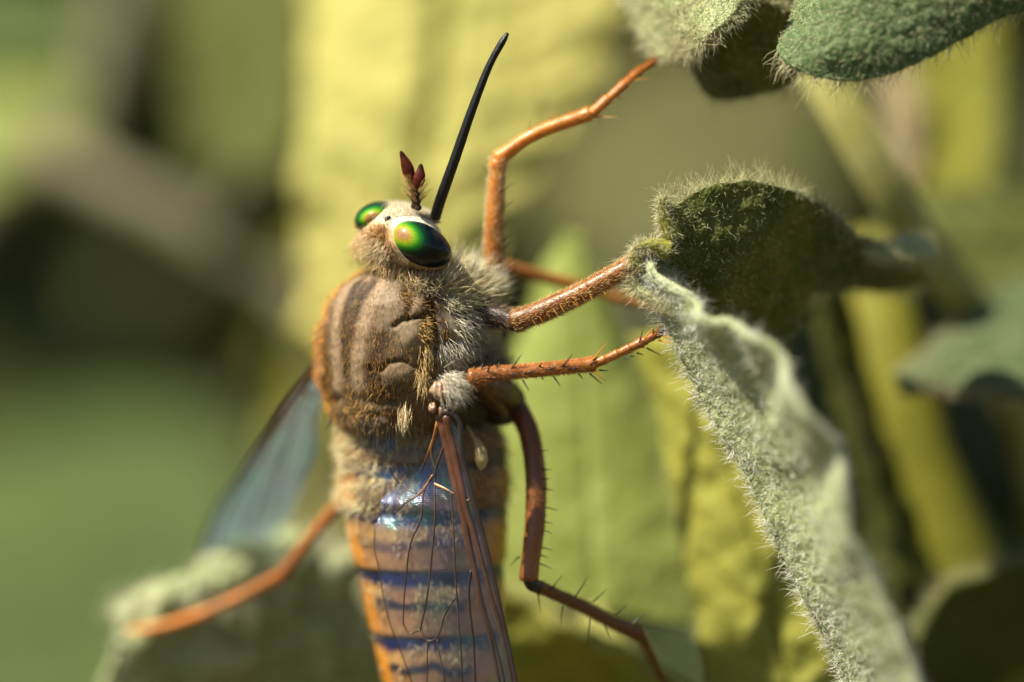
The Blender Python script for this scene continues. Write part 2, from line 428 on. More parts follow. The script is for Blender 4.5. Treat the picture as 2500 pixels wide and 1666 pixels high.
# gilt fringe above the wing root, and long straw bristles
pieces = [tuft((1042, 800, 12, 40), 150, .36, (.35, -.4, -.5), (.62, .42, .13), .25), tuft((1042, 870, 14, 24), 130, .62, (.1, -.5, -.85), (.72, .52, .22), .18, bend=(-.25, 0, -.15)),
          tuft((1032, 912, 10, 20), 70, .85, (-.1, -.45, -1), (.74, .56, .28), .13, bend=(-.2, 0, -.1)), tuft((990, 1000, 12, 20), 70, .8, (-.02, -.35, -1), (.70, .55, .33), .12),
          tuft((998, 722, 18, 26), 220, .26, (.2, -.3, -.5), (.40, .24, .07), .4, bend=(.3, 0, .2)),
          tuft((950, 1045, 70, 12), 320, .42, (.0, -.35, -.8), (.55, .43, .26), .3), tuft((870, 1010, 30, 40), 420, .3, (-.3, -.35, -.7), (.50, .33, .12), .3)]
fur('gilt_fringe', pieces, M['hair'], thorax)
# single black bristles round the rear of the back
k = 26
for q in range(k):
    x0, y0 = [(900, 1030), (825, 1000), (945, 1050)][q % 3]
    x0 += rng.normal() * 16; y0 += rng.normal() * 9
    j = int(np.argmin((PXr - x0) ** 2 + (PYr - y0) ** 2 + (FN[:, 1] > .2) * 1e6))
    d_ = np.array([rng.normal() * .12 - .03, -.30, -1]) + FN[j] * .15
    rt_ = FP[j] if q % 3 == 1 else at(x0, y0, .95)
    v, f, _ = hair_geo(rt_[None], d_[None], rng.uniform(.5, .95), .022, np.array([[rng.normal() * .1, 0, 0]]), 5)
    mesh_object('bristle', v, f, M['black'], thorax)
for (x0, y0, dx, dz) in [(775, 830, -.55, -.35), (800, 790, -.75, .18), (790, 850, -.5, -.6)]:
    j = int(np.argmin((PXr - x0) ** 2 + (PYr - y0) ** 2))
    v, f, _ = hair_geo(FP[j][None], np.array([[dx, -.2, dz]]), .8, .011, np.array([[0, 0, -.15]]), 5, None)
    mesh_object('bristle', v, f, mat('straw_bristle', base=(.5, .36, .2), rough=.3, trans=.3) if dz > 0 else M['black'], thorax)
# scutellum
v, f, u = ellipsoid(at(905, 1020, 1.75), np.array([nrm(R) * .95, nrm(D) * .42, UP * .55]), 40, 60)
v = v + .012 * vnoise(v, 7)[:, None]
mesh_object('scutellum', v, f, M['cuticle'], thorax, np.array([.13, .092, .056])[None] * (1 + .3 * vnoise(v, 9)[:, None]))
k = 300
u_ = nrm(rng.normal(size=(k, 3))); rt = at(905, 1020, 1.75) + u_ @ np.array([nrm(R) * .95, nrm(D) * .42, UP * .55])
fur('scutellum_hair', [hair_geo(rt, u_ @ np.array([R, D, UP]) * .6 + np.array([[0, 0, -.8]]) + rng.normal(size=(k, 3)) * .25, rng.uniform(.12, .34, k), .007, None, 2, hcol(k, (.50, .30, .10), .35))], M['hair'], thorax)

# ---- head
Rh = nrm(np.array([.47, -.83, -.29])); Fh = np.array([.365, -.115, .92]); Fh = nrm(Fh - Rh * (Fh @ Rh)); Dh = -np.cross(Fh, Rh)
hc = at(983, 577, 1.75)
v, f, u = ellipsoid(hc, np.array([Rh * 1.62, Dh * 1.22, Fh * .93]), 90, 140)
v = v + u @ np.array([Rh, Dh, Fh]) * (.015 * vnoise(v, 4) + .01 * vnoise(v, 12))[:, None]
hx, hy = to_px(v)
cc = np.zeros(v.shape) + np.array([.80, .70, .50])
cc = mixc(cc, (.44, .24, .06), np.clip(1.2 * gau(hx, hy, 930, 568, 36, 26, 20), 0, 1))
cc = mixc(cc, (.48, .27, .08), np.clip(gau(hx, hy, 900, 590, 30, 30) + gau(hx, hy, 960, 600, 30, 14, 50), 0, 1) * .8)
cc = mixc(cc, (.10, .05, .02), gau(hx, hy, 932, 562, 15, 12) * .9)
cc = cc * (1 + .15 * vnoise(v, 10)[:, None] + .1 * vnoise(v, 25)[:, None])
head = mesh_object('head', v, f, M['cuticle'], fly, cc)
def head_at(px, py):
    ok = np.where(u @ np.array([Rh, Dh, Fh])[:, 1] < .25)[0]
    j = ok[np.argmin((hx[ok] - px) ** 2 + (hy[ok] - py) ** 2 + (v[ok, 1] > hc[1] + .6) * 400)]
    return v[j], (u @ np.array([Rh, Dh, Fh]))[j]
hv, hn = v, nrm(u @ np.array([Rh / 1.62, Dh / 1.22, Fh / .93]))

def eye(cx, cy, Y, la, sa, ang, dep, spot, rot_spot, rim):
    a = math.radians(ang)
    a1 = np.array([math.cos(a), 0, -math.sin(a)]) * la / PX; a2 = np.array([math.sin(a), 0, math.cos(a)]) * sa / PX
    ax = np.array([a1, a2, np.array([0, -dep, 0])])
    v, f, u = ellipsoid(at(cx, cy, Y), ax, 110, 150)
    ex, ey = to_px(v)
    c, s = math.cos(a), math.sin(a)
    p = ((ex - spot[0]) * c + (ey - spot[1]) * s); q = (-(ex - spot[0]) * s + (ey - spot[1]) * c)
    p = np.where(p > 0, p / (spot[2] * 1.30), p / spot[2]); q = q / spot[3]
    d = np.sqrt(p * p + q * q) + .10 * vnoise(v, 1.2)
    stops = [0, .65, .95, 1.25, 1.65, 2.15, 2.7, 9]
    cols = np.array([(.24, .125, .065), (.27, .155, .04), (.26, .25, .012), (.11, .27, .006), (.012, .13, .008), (.0015, .022, .009), (.0006, .004, .005), (.0004, .002, .004)])  # structural reflection colours painted into the base colour: copper spot, gold ring, green
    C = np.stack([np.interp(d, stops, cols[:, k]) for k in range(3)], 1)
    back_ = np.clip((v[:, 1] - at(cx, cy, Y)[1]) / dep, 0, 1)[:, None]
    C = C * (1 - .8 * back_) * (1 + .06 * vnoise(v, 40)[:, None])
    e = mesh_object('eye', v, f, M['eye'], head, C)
    if rim:
        ax2 = np.array([a1 * 1.055, a2 * 1.075, np.array([0, -dep * .8, 0])])
        v, f, u = ellipsoid(at(cx + rim[0], cy + rim[1], Y + rim[2]), ax2, 60, 90)
        mesh_object('eye_rim', v, f, M['cuticle'], head, np.array([.34, .22, .11])[None] * (1 + .25 * vnoise(v, 9)[:, None]))
    return e
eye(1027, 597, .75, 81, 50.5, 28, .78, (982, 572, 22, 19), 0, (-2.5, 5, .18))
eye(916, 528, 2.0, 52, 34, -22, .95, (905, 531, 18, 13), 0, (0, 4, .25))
# ocelli
for (px, py, r) in [(950, 533, .075), (937, 561, .085), (928, 573, .06)]:
    p_, n_ = head_at(px, py)
    v, f, u = ellipsoid(p_ + n_ * .02, np.eye(3) * r, 14, 20)
    mesh_object('ocellus', v, f, M['black'], head)
# antennae
def antenna(base, joint, tip, wd, dark):
    b, j, e = at(*base), at(*joint), at(*tip)
    s1 = spline([b, (b + j) / 2 + np.array([.01, 0, 0]), j], 26)
    r1 = .095 + .022 * np.sin(np.linspace(0, 3 * math.pi * 2, 26)) - .02 * np.linspace(0, 1, 26)
    v1, f1 = tube(s1, r1, 16)
    s2 = spline([j, j * .5 + e * .5 + np.array([.03, 0, 0]), e], 40)
    tt = np.linspace(0, 1, 40)
    r2 = wd / PX * np.interp(tt, [0, .08, .22, .42, .62, .80, .93, 1], [.28, .5, .86, 1, .84, .52, .36, .12])
    v2, f2 = tube(s2, r2, 20, .6)
    c2 = np.zeros((len(v2), 3)) + np.array([.085, .014, .006]); z = np.linalg.norm(v2 - e, axis=1)
    c2 = mixc(c2, (.012, .006, .005), np.clip(1 - z / .28, 0, 1)); c2 *= (1 + .25 * vnoise(v2, 12)[:, None])
    V, F, C = join([(v1, f1, np.array([.05, .027, .014])), (v2, f2, c2)])
    mesh_object('antenna', V, F, M['antenna'], head, C)
    return s1
s1 = antenna((1012, 508, 1.0), (1006, 450, .75), (978, 369, .6), 15.5, 0)
s2 = antenna((1021, 512, .85), (1016, 463, .65), (1028, 400, .55), 15.5, 0)
# proboscis
pp = spline(pts([(1062, 532, 1.25), (1078, 480, .95), (1112, 385, .6), (1150, 275, .35), (1195, 160, .2), (1222, 110, .15), (1239, 82, .15)]), 90)
tt = np.linspace(0, 1, 90)
rr = np.interp(tt, [0, .1, .3, .6, .85, .93, .97, 1], [13, 12.6, 11.6, 10, 8, 8.2, 7.4, 4]) / PX
v, f = tube(pp, rr, 28)
th = np.tile(np.linspace(0, 2 * math.pi, 28, endpoint=False), 90)
ctr = np.repeat(pp, 28, 0)
v[:90 * 28] = ctr + (v[:90 * 28] - ctr) * (1 + .09 * np.cos(th * 4) + .03 * vnoise(ctr, 6))[:, None]
mesh_object('proboscis', v, f, M['black'], head)
# head fur
pieces = []
def head_fur(cx, cy, rx, ry, k, L, d, colr, spread=.3, rad=.008, bend=(0, 0, 0), lift=.6, rot=0, ex=1.0):
    ca_, sa_ = math.cos(math.radians(28)), math.sin(math.radians(28))
    ins = (((hx - 1027) * ca_ + (hy - 597) * sa_) / (93 * ex)) ** 2 + ((-(hx - 1027) * sa_ + (hy - 597) * ca_) / (62 * ex)) ** 2 > 1
    msk = ins * gau(hx, hy, cx, cy, rx, ry, rot) * (hn[:, 1] < .45) * np.maximum(np.sin(np.arccos(np.clip(u0[:, 2], -1, 1))), .02)
    i = rng.choice(len(msk), k, p=msk / msk.sum())
    dd = np.asarray(d)[None] + hn[i] * lift + rng.normal(size=(k, 3)) * spread
    return hair_geo(hv[i], dd, rng.uniform(.5, 1.05, k) * L, rad, np.asarray(bend)[None] + rng.normal(size=(k, 3)) * .12, 3, hcol(k, colr, .18), .05)
_, _, u0 = ellipsoid(hc, np.eye(3), 90, 140)
pieces += [head_fur(985, 520, 60, 22, 1800, .16, (.5, -.2, .5), (.75, .68, .52), .3), head_fur(1060, 530, 26, 26, 900, .26, (.6, -.3, .35), (.74, .67, .50), .35),
           head_fur(1085, 570, 20, 40, 700, .22, (.8, -.1, .2), (.70, .62, .46), .3), head_fur(895, 590, 26, 22, 420, .40, (-.7, -.3, -.3), (.72, .56, .34), .35),
           head_fur(925, 612, 40, 22, 700, .45, (-.35, -.4, -.75), (.74, .62, .40), .3), head_fur(930, 570, 26, 16, 500, .16, (-.2, -.5, -.3), (.50, .27, .07), .4),
           head_fur(965, 612, 34, 20, 900, .17, (-.3, -.5, -.6), (.66, .46, .25), .25, .007, ex=.90, rot=45),
           head_fur(935, 505, 30, 8, 260, .15, (-.2, -.2, .8), (.62, .50, .30), .3)]
# the ruff of hair round the back of the head
rf = spline(pts([(880, 578, 2.3), (905, 605, 1.7), (940, 632, 1.25), (980, 658, 1.0), (1025, 674, .9), (1075, 674, 1.0), (1105, 645, 1.3)]), 200)
k = 1900
i = rng.integers(0, 200, k); fr = i / 199
rt = rf[i] + rng.normal(size=(k, 3)) * .09
base_d = np.stack([-.55 + 1.0 * fr, np.full(k, -.40), -.80 + 0 * fr], 1)
pieces.append(hair_geo(rt, base_d + rng.normal(size=(k, 3)) * .22, rng.uniform(.28, .72, k), .0105, np.array([[.0, .15, -.1]]) + rng.normal(size=(k, 3)) * .1, 3, hcol(k, (.78, .58, .31), .32), .04))
k = 700
i = rng.integers(0, 200, k)
pieces.append(hair_geo(rf[i] + np.array([[0, .3, -.05]]) + rng.normal(size=(k, 3)) * .12, base_d[:k] * .8 + rng.normal(size=(k, 3)) * .3, rng.uniform(.4, .85, k), .008, np.array([[0, .1, -.2]]), 3, hcol(k, (.50, .38, .21), .25), .05))
# tufts on the antennae
for s_ in (s1, s2):
    k = 90
    i = rng.integers(6, 26, k)
    sd = np.where(rng.random(k) < .5, -1, 1)
    pieces.append(hair_geo(s_[i], np.stack([sd * rng.uniform(.25, .8, k), rng.normal(size=k) * .35 - .2, rng.uniform(.4, 1, k)], 1), rng.uniform(.35, .75, k), .009, None, 3, hcol(k, (.52, .33, .12), .3), .04))
fur('head_fur', pieces, M['hair'], head)
# neck
v, f = tube(spline([at(1000, 600, 2.2), at(1010, 660, 2.6), at(1015, 720, 2.9)], 20), [1.1, 1.0, 1.3], 40)
mesh_object('neck', v, f, M['cuticle'], fly, np.zeros((len(v), 3)) + np.array([.04, .028, .016]))

# ---- abdomen
ax_c = spline(np.array([[*at(1020, 1040, 4.1), 2.35], [*at(1034, 1120, 4.15), 2.46], [*at(1038, 1220, 4.2), 2.5], [*at(1046, 1340, 4.15), 2.34], [*at(1062, 1500, 4.1), 2.05], [*at(1078, 1660, 4.1), 1.80], [*at(1092, 1800, 4.2), 1.30], [*at(1098, 1880, 4.3), .5]]), 420)
Da = nrm(np.array([-.25, -.97, 0])); Ra = nrm(np.array([.97, -.25, 0]))
core, fcore = tube(ax_c[::6, :3], ax_c[::6, 3] * .90, 40)
abd = mesh_object('abdomen', core, fcore, M['abdomen'], fly, np.zeros((len(core), 3)) + np.array([.16, .10, .06]))
zc = 833 - ax_c[:, 2] * PX * DIST / (DIST + ax_c[:, 1])
bounds = [1045, 1130, 1247, 1392, 1552, 1700, 1860]
abd_pieces = []
nth = 260
th = np.linspace(-math.pi, math.pi, nth, endpoint=False)
for q in range(6):
    y0, y1 = bounds[q] - 10, bounds[q + 1] + 4
    mm = 70
    yy = np.linspace(y0, y1, mm); s = np.linspace(0, 1, mm)
    ce = np.stack([np.interp(yy, zc, ax_c[:, j]) for j in range(4)], 1)
    rad = ce[:, 3] * (1 - .045 * (1 - s) + .012 * np.sin(s * math.pi)) * np.interp(s, [0, .94, .985, 1], [1, 1, .985, .93])
    ring = Da[None] * (1.0 * np.cos(th))[:, None] + Ra[None] * (1.06 * np.sin(th))[:, None]
    V = ce[:, None, :3] + rad[:, None, None] * ring[None]
    V[..., 2] += (.30 * np.cos(th * 1.0) * -1 + .30)[None] * .9          # rims sag at the back's midline
    V = V + ring[None] * (.018 * vnoise(V, 1.5) + .008 * vnoise(V, 7))[..., None]
    lat = np.abs(th)[None] + 0 * V[..., 0]
    sv = s[:, None] + .05 * vnoise(V, 1.3)
    c = np.zeros(V.shape) + np.array([.27, .135, .055])                      # pinkish tan
    c = mixc(c, (.003, .009, .045), np.clip(2.0 - np.abs(sv - .14) / .095, 0, 1))  # dark band; its navy is the wing's reflection put into the colour
    c = mixc(c, (.34, .20, .07), np.clip(1.5 - np.abs(sv - .40) / .09, 0, 1) * np.clip(.7 + .9 * vnoise(V, 2.0), 0, 1))
    c = mixc(c, (.008, .010, .025), np.clip(1.5 - np.abs(sv - .56 - .06 * vnoise(V, 2.2)) / .07, 0, 1) * (.95 if q > 2 else .6))
    c = mixc(c, (.03, .022, .022), np.clip((sv - .965) / .02, 0, 1) * .9)
    if q < 2: c = mixc(c, (.06, .042, .026), np.clip(.75 + .5 * vnoise(V, 1.4), 0, 1))
    if q < 2: c = mixc(c, (.012, .04, .11), np.clip(1.3 - lat / .55, 0, 1) * np.clip(1.4 - np.abs(sv - .35) / .3, 0, 1))
    edge = np.clip((lat - .68 - .10 * vnoise(V, 1.1)) / .12, 0, 1)
    c = mixc(c, (.52, .20, .016), edge * np.clip(1.35 - np.abs(sv - .62) / .34, 0, 1) * (1 if q > 0 else .5))
    c = mixc(c, (.04, .03, .025), np.clip(1 - np.abs(sv - .02) / .10, 0, 1) * .8)
    c = c * (1 + .25 * vnoise(V, 5)[..., None] + .25 * vnoise(V * np.array([3, 3, 1]), 6)[..., None])
    mesh_object('tergite', V.reshape(-1, 3), [grid_faces(mm, nth, True)], M['abdomen'], abd, c.reshape(-1, 3))
    k = [1300, 900, 800, 600, 500, 200][q]
    si = np.clip(rng.normal(.36 if q > 0 else .3, .16, k), 0, .98); ti = rng.normal(0, .95, k)
    a_, b_ = (si * (mm - 1)).astype(int), (((ti + math.pi) / (2 * math.pi) * nth).astype(int)) % nth
    rt = V[a_, b_]; keep = vnoise(rt, 1.6) > (-.10 if q < 2 else -.02); a_, b_, rt = a_[keep], b_[keep], rt[keep]; k = len(rt); nn = ring[b_]
    abd_pieces.append(hair_geo(rt, nn * .42 - UP[None] * .9 + rng.normal(size=(k, 3)) * .28, rng.uniform(.12, .30, k) * (1.8 if q < 2 else 1), .010, None, 2, hcol(k, (.78, .60, .34), .35)))
    if q < 2:
        k = 420
        a_ = rng.integers(0, mm, k); b_ = (((rng.normal(-.75, .4, k) + math.pi) / (2 * math.pi) * nth).astype(int)) % nth
        abd_pieces.append(hair_geo(V[a_, b_], ring[b_] * .6 - UP[None] * .5 + rng.normal(size=(k, 3)) * .4, rng.uniform(.3, .6, k), .012, None, 3, hcol(k, (.82, .68, .42), .35), .06))
        k = 500
        b_ = (((rng.normal(1.1, .4, k) + math.pi) / (2 * math.pi) * nth).astype(int)) % nth; a_ = rng.integers(0, mm, k)
        abd_pieces.append(hair_geo(V[a_, b_], ring[b_] * .5 - UP[None] * .5 + rng.normal(size=(k, 3)) * .4, rng.uniform(.25, .5, k), .009, None, 3, hcol(k, (.40, .34, .25), .25), .06))
fur('abdomen_fur', abd_pieces, M['hair'], abd)

# ---- haltere, the pale drop behind the wing root
hp = spline(pts([(1140, 1040, 2.0), (1158, 1068, 1.5), (1170, 1090, 1.25), (1175, 1118, 1.15), (1175, 1148, 1.15)]), 40)
v, f = tube(hp, np.interp(np.linspace(0, 1, 40), [0, .35, .5, .68, .85, .95, 1], [4, 5, 9, 16, 16, 10, 3]) / PX, 22)
mesh_object('haltere', v, f, M['cream'], fly)

# ---- wings
def c3(x, y): return (750 + x / 2.355, 1000 + y / 2.355)     # reading aid for the enlarged photo
def wing(edge_a, edge_b, veins, yfun, label, mt='wing'):
    m_, n_ = 90, 44
    A = spline(np.array(edge_a, float), m_); B = spline(np.array(edge_b, float), m_)
    s = np.linspace(0, 1, n_)[None, :, None]
    G = A[:, None] * (1 - s) + B[:, None] * s
    V = np.zeros((m_, n_, 3))
    for i_ in range(m_):
        for j_ in range(n_):
            V[i_, j_] = at(G[i_, j_, 0], G[i_, j_, 1], yfun(G[i_, j_, 0], G[i_, j_, 1], j_ / (n_ - 1)))
    V = V + (.03 * vnoise(V, 1.6) + .012 * vnoise(V, 5))[..., None] * np.array([0, -1, 0])
    wg = mesh_object('wing', V.reshape(-1, 3), [grid_faces(m_, n_)], M[mt], fly)
    wg['label'] = label
    GP = V.reshape(-1, 3); gx, gy = to_px(GP)
    for (poly, r0, r1, colr) in veins:
        q = spline(np.array(poly, float), max(14, 10 * len(poly)))
        P3 = []
        for (x, y) in q:
            d2 = (gx - x) ** 2 + (gy - y) ** 2
            nn_ = np.argsort(d2)[:4]; wt = 1 / (d2[nn_] + 4)
            P3.append(at(x, y, (GP[nn_, 1] * wt).sum() / wt.sum() - .01))
        P3 = np.array(P3)
        P3[:, 1] = np.convolve(np.pad(P3[:, 1], 2, mode='edge'), np.ones(5) / 5, 'valid')
        v, f = tube(P3, np.linspace(r0, r1, len(P3)) * .8 / PX, 10, .6)
        tv_ = np.clip(np.r_[np.repeat(np.linspace(0, 1, len(P3)), 10), 0, 1] * 1.6 - .3, 0, 1)[:, None]
        cv = np.asarray(colr)[None] * (1 - tv_) + np.minimum(np.asarray(colr), (.03, .018, .012))[None] * tv_
        mesh_object('vein', v, f, M['vein'], wg, cv * (1 + .3 * vnoise(v, 8)[:, None]))
    return wg
BR = (.085, .030, .013); DK = (.022, .012, .009); TH = (.07, .035, .02); OR = (.36, .15, .03)
def cv(l): return [c3(*p) for p in l]
rv = [(cv([(790, 10), (868, 60), (885, 250), (945, 480), (1030, 800), (1100, 1100), (1165, 1400), (1200, 1568), (1235, 1720)]), 9, 7, DK),
      (cv([(765, 30), (818, 250), (858, 450), (898, 620), (930, 780), (958, 900), (1000, 1120), (1060, 1350), (1105, 1568), (1135, 1720)]), 17, 3.5, BR),
      (cv([(800, 40), (846, 250), (885, 430), (912, 560), (960, 720), (1010, 900), (1060, 1080), (1110, 1250), (1155, 1450), (1178, 1568), (1205, 1720)]), 14, 3, BR),
      (cv([(925, 780), (945, 860), (978, 980), (1020, 1150), (1075, 1330), (1120, 1500), (1160, 1720)]), 5, 4, DK),
      (cv([(905, 525), (935, 520), (950, 500)]), 3.5, 3, BR),
      (cv([(760, 40), (735, 140), (715, 250), (735, 340)]), 7, 4, OR), (cv([(735, 150), (690, 270), (655, 360)]), 6, 3, OR),
      (cv([(790, 200), (765, 270), (738, 350), (733, 420)]), 5, 3.5, BR),
      (cv([(733, 420), (735, 600), (720, 800), (705, 950), (682, 1120), (650, 1270)]), 3.2, 2.6, TH),
      (cv([(725, 375), (672, 470), (655, 620), (592, 780), (570, 950), (556, 1100), (552, 1235)]), 3, 2.2, TH),
      (cv([(735, 430), (790, 455), (850, 490)]), 4.5, 4, OR), (cv([(825, 480), (838, 620), (845, 800), (852, 950), (862, 1100), (872, 1250), (885, 1400), (892, 1568), (900, 1720)]), 3, 2.4, TH),
      (cv([(942, 930), (930, 1030), (935, 1150), (950, 1280), (960, 1400), (966, 1568), (975, 1720)]), 4, 2.6, DK),
      (cv([(720, 380), (690, 430), (640, 490), (560, 540), (500, 605)]), 4, 2, OR),
      (cv([(552, 1235), (592, 1290), (650, 1270), (690, 1330), (740, 1318), (762, 1280), (792, 1180), (848, 1088)]), 2.4, 2, TH),
      (cv([(690, 1335), (690, 1450), (688, 1568), (690, 1720)]), 2.2, 2, TH), (cv([(745, 1325), (770, 1450), (792, 1568), (810, 1720)]), 2.2, 2, TH),
      (cv([(470, 330), (500, 390), (560, 450), (630, 485)]), 3, 2, DK), (cv([(390, 680), (386, 800), (408, 900), (438, 1080), (480, 1245), (555, 1440), (600, 1568), (640, 1720)]), 1.8, 1.6, TH)]
ea = cv([(775, 60), (650, 330), (470, 480), (415, 545), (420, 600), (385, 690), (392, 800), (412, 900), (440, 1080), (482, 1245), (558, 1440), (602, 1568), (645, 1720)])
eb = cv([(800, 30), (872, 120), (895, 270), (945, 480), (988, 650), (1030, 800), (1065, 950), (1100, 1100), (1132, 1250), (1165, 1400), (1185, 1490), (1200, 1568), (1235, 1720)])
def yr(x, y, s): return -.15 + 1.45 * (1 - s) ** 1.2 * np.clip((y - 1010) / 160, .2, 1) - .0 * s
wr = wing(ea, eb, rv, yr, 'clear wing with blue sheen folded over the abdomen')
# wing root plates
for (px, py, Y, ax_, c_) in [(1074, 955, -.12, (.32, .24, .30), (.30, .19, .11)), (1056, 996, -.05, (.11, .14, .22), (.24, .13, .07)), (1102, 992, .05, (.13, .12, .19), (.30, .20, .12)), (1080, 1006, -.05, (.16, .10, .12), (.16, .09, .06))]:
    v, f, u = ellipsoid(at(px, py, Y), np.diag(ax_), 40, 50)
    v = v + u * (.02 * np.sin(v[:, :1] * 34) + .07 * vnoise(v, 3)[:, None] + .03 * vnoise(v, 8)[:, None])
    mesh_object('root_plate', v, f, M['vein'], wr, np.asarray(c_)[None] * (1 + .25 * vnoise(v, 7)[:, None]))

def lw(x, y): return (200 + x / 1.9214, 850 + y / 1.9214)
def lv(l): return [lw(*p) for p in l]
la = lv([(1110, 60), (1040, 150), (960, 260), (880, 390), (800, 500), (720, 620), (650, 720), (600, 830), (560, 960), (530, 1060), (510, 1180)])
lb = lv([(1140, 130), (1125, 230), (1095, 350), (1100, 430), (1085, 520), (1050, 610), (1010, 720), (960, 830), (880, 900), (760, 990), (640, 1180)])
lvn = [(la, 10, 7, (.06, .025, .015)), (lv([(1100, 90), (1040, 200), (970, 300), (900, 400), (820, 530), (740, 650), (670, 770), (610, 920)]), 9, 5, (.16, .07, .03)),
       (lv([(1060, 250), (1000, 340), (960, 450), (930, 580), (900, 700), (870, 830)]), 4, 3, TH), (lv([(1040, 180), (1070, 230), (1130, 190)]), 6, 5, OR), (lv([(960, 450), (880, 600), (800, 800), (720, 960)]), 3, 2.5, TH),
       (lv([(1080, 260), (1075, 380), (1060, 500), (1020, 640)]), 3, 2, TH)]
def yl(x, y, s): return 4.2 + (y - 880) / 600 * 8.5 + .6 * s
wl = wing(la, lb, lvn, yl, 'clear bluish wing spread out from the far flank', 'wing_open')

# ---- legs
AMB = np.array([.52, .170, .012]); RED = np.array([.24, .076, .012]); DKB = np.array([.05, .028, .018])
def segment(name, leg, p, r, c0, c1, hairs=0, hl=.14, hc_=(.6, .32, .10), knob=True, flat=None, furr=None):
    P3 = spline(pts(p), 60)
    tt = np.linspace(0, 1, 60)
    rr = np.interp(tt, np.linspace(0, 1, len(r)), r) / PX
    if knob: rr = rr * (1 + .16 * np.exp(-((tt - .02) / .05) ** 2) + .12 * np.exp(-((tt - .98) / .04) ** 2))
    if name == 'tarsus': rr = rr * (.90 + .22 * ((tt * 3.999) % 1) ** 2)
    v, f = tube(P3, rr, 20, flat)
    ctr_t = np.r_[np.repeat(tt, 20), 0, 1]
    c = np.asarray(c0)[None] * (1 - ctr_t[:, None]) + np.asarray(c1)[None] * ctr_t[:, None]
    v = v + .012 * rng.normal(size=(1, 3)) * 0 + (.02 * vnoise(v, 2.5))[:, None] * np.array([[.5, .5, .5]])
    o = mesh_object(name, v, f, M['leg'], leg, c * (1 + .25 * vnoise(v, 4)[:, None]))
    if hairs:
        i = rng.integers(0, 60, hairs); a = rng.random(hairs) * 6.283
        T = nrm(np.gradient(P3, axis=0)); A = nrm(np.cross(T, [0, 1.0, .01])); B = np.cross(T, A)
        nn = A[i] * np.cos(a)[:, None] + B[i] * np.sin(a)[:, None]
        g_ = hair_geo(P3[i] + nn * rr[i][:, None] * .95, nn * .5 + T[i] * .75 + rng.normal(size=(hairs, 3)) * .15, rng.uniform(.5, 1.1, hairs) * hl, .007, None, 2, hcol(hairs, hc_, .3))
        furr.append(g_)
    return P3, rr
SPM = {'k': M['black'], 'o': mat('amber_spine', base=(.55, .24, .03), rough=.25, trans=.35, spec=.5)}
def spines(leg, l, Y, r=.026):
    for (x0, y0, x1, y1, kind) in l:
        a, b = at(x0, y0, Y), at(x1, y1, Y - .12 + rng.normal() * .12)
        d = b - a; L_ = np.linalg.norm(d)
        bend = np.array([[rng.normal() * .05, 0, rng.normal() * .05]])
        v, f, _ = hair_geo(a[None], d[None], L_, r, bend, 5)
        mesh_object('spine', v, f, SPM[kind], leg)
def leg(label):
    l = sub_empty('leg', fly); l['label'] = label
    return l
def finish(l, fr):
    if fr: fur('leg_hair', fr, M['hair'], l)

# fore leg reaching up to the leaf tip
l = leg('raised fore leg bent like an arch towards the upper leaves'); fr = []
segment('coxa', l, [(1150, 770, 3.6), (1190, 730, 3.3), (1208, 690, 2.9)], [30, 26, 20], DKB, RED, 200, .25, (.5, .42, .3), furr=fr)
segment('femur', l, [(1207, 695, 2.9), (1206, 560, 2.5), (1216, 392, 2.2)], [22, 23, 20, 18], RED * 1.15, AMB * 1.15, 2200, .20, (.80, .60, .34), furr=fr)
segment('tibia', l, [(1214, 388, 2.2), (1300, 330, 2.1), (1440, 278, 2.0)], [17, 15, 16, 17], AMB * 1.2, AMB, 500, .13, furr=fr)
segment('tarsus', l, [(1442, 280, 2.0), (1510, 220, 2.2), (1555, 180, 2.6), (1600, 150, 3.2)], [14, 12, 12, 9], AMB, RED, 240, .12, furr=fr)
finish(l, fr)
spines(l, [(1288, 325, 1296, 288, 'o'), (1345, 305, 1350, 268, 'o'), (1385, 290, 1398, 258, 'o'), (1450, 285, 1516, 288, 'o'), (1452, 280, 1470, 305, 'o'), (1545, 195, 1590, 190, 'o'), (1535, 190, 1532, 165, 'o'), (1510, 235, 1520, 250, 'o'), (1225, 470, 1258, 440, 'k'), (1225, 510, 1256, 485, 'k'), (1224, 560, 1250, 530, 'k'), (1190, 420, 1172, 395, 'o')] + [(1226, y_, 1252, y_ - 24, 'k') for y_ in (590, 610, 635, 660)] + [(x_, 372 - (x_ - 1240) * .42, x_ + 8, 348 - (x_ - 1240) * .42, 'o') for x_ in (1250, 1270, 1315, 1330, 1365)], 2.1, .024)
# second leg behind it
l = leg('blurred leg stretched behind the fore leg'); fr = []
segment('femur', l, [(1160, 700, 4.8), (1200, 655, 5.2), (1240, 655, 5.4)], [18, 17, 15], RED, RED, furr=fr)
segment('tibia', l, [(1235, 652, 5.4), (1320, 675, 5.8), (1420, 700, 6.2)], [15, 15, 14], RED * 1.2, AMB * .8, 300, .14, furr=fr)
segment('tarsus', l, [(1420, 702, 6.2), (1500, 725, 6.6), (1610, 745, 7)], [12, 11, 9], AMB * .9, AMB * .8, 120, .12, furr=fr)
finish(l, fr)
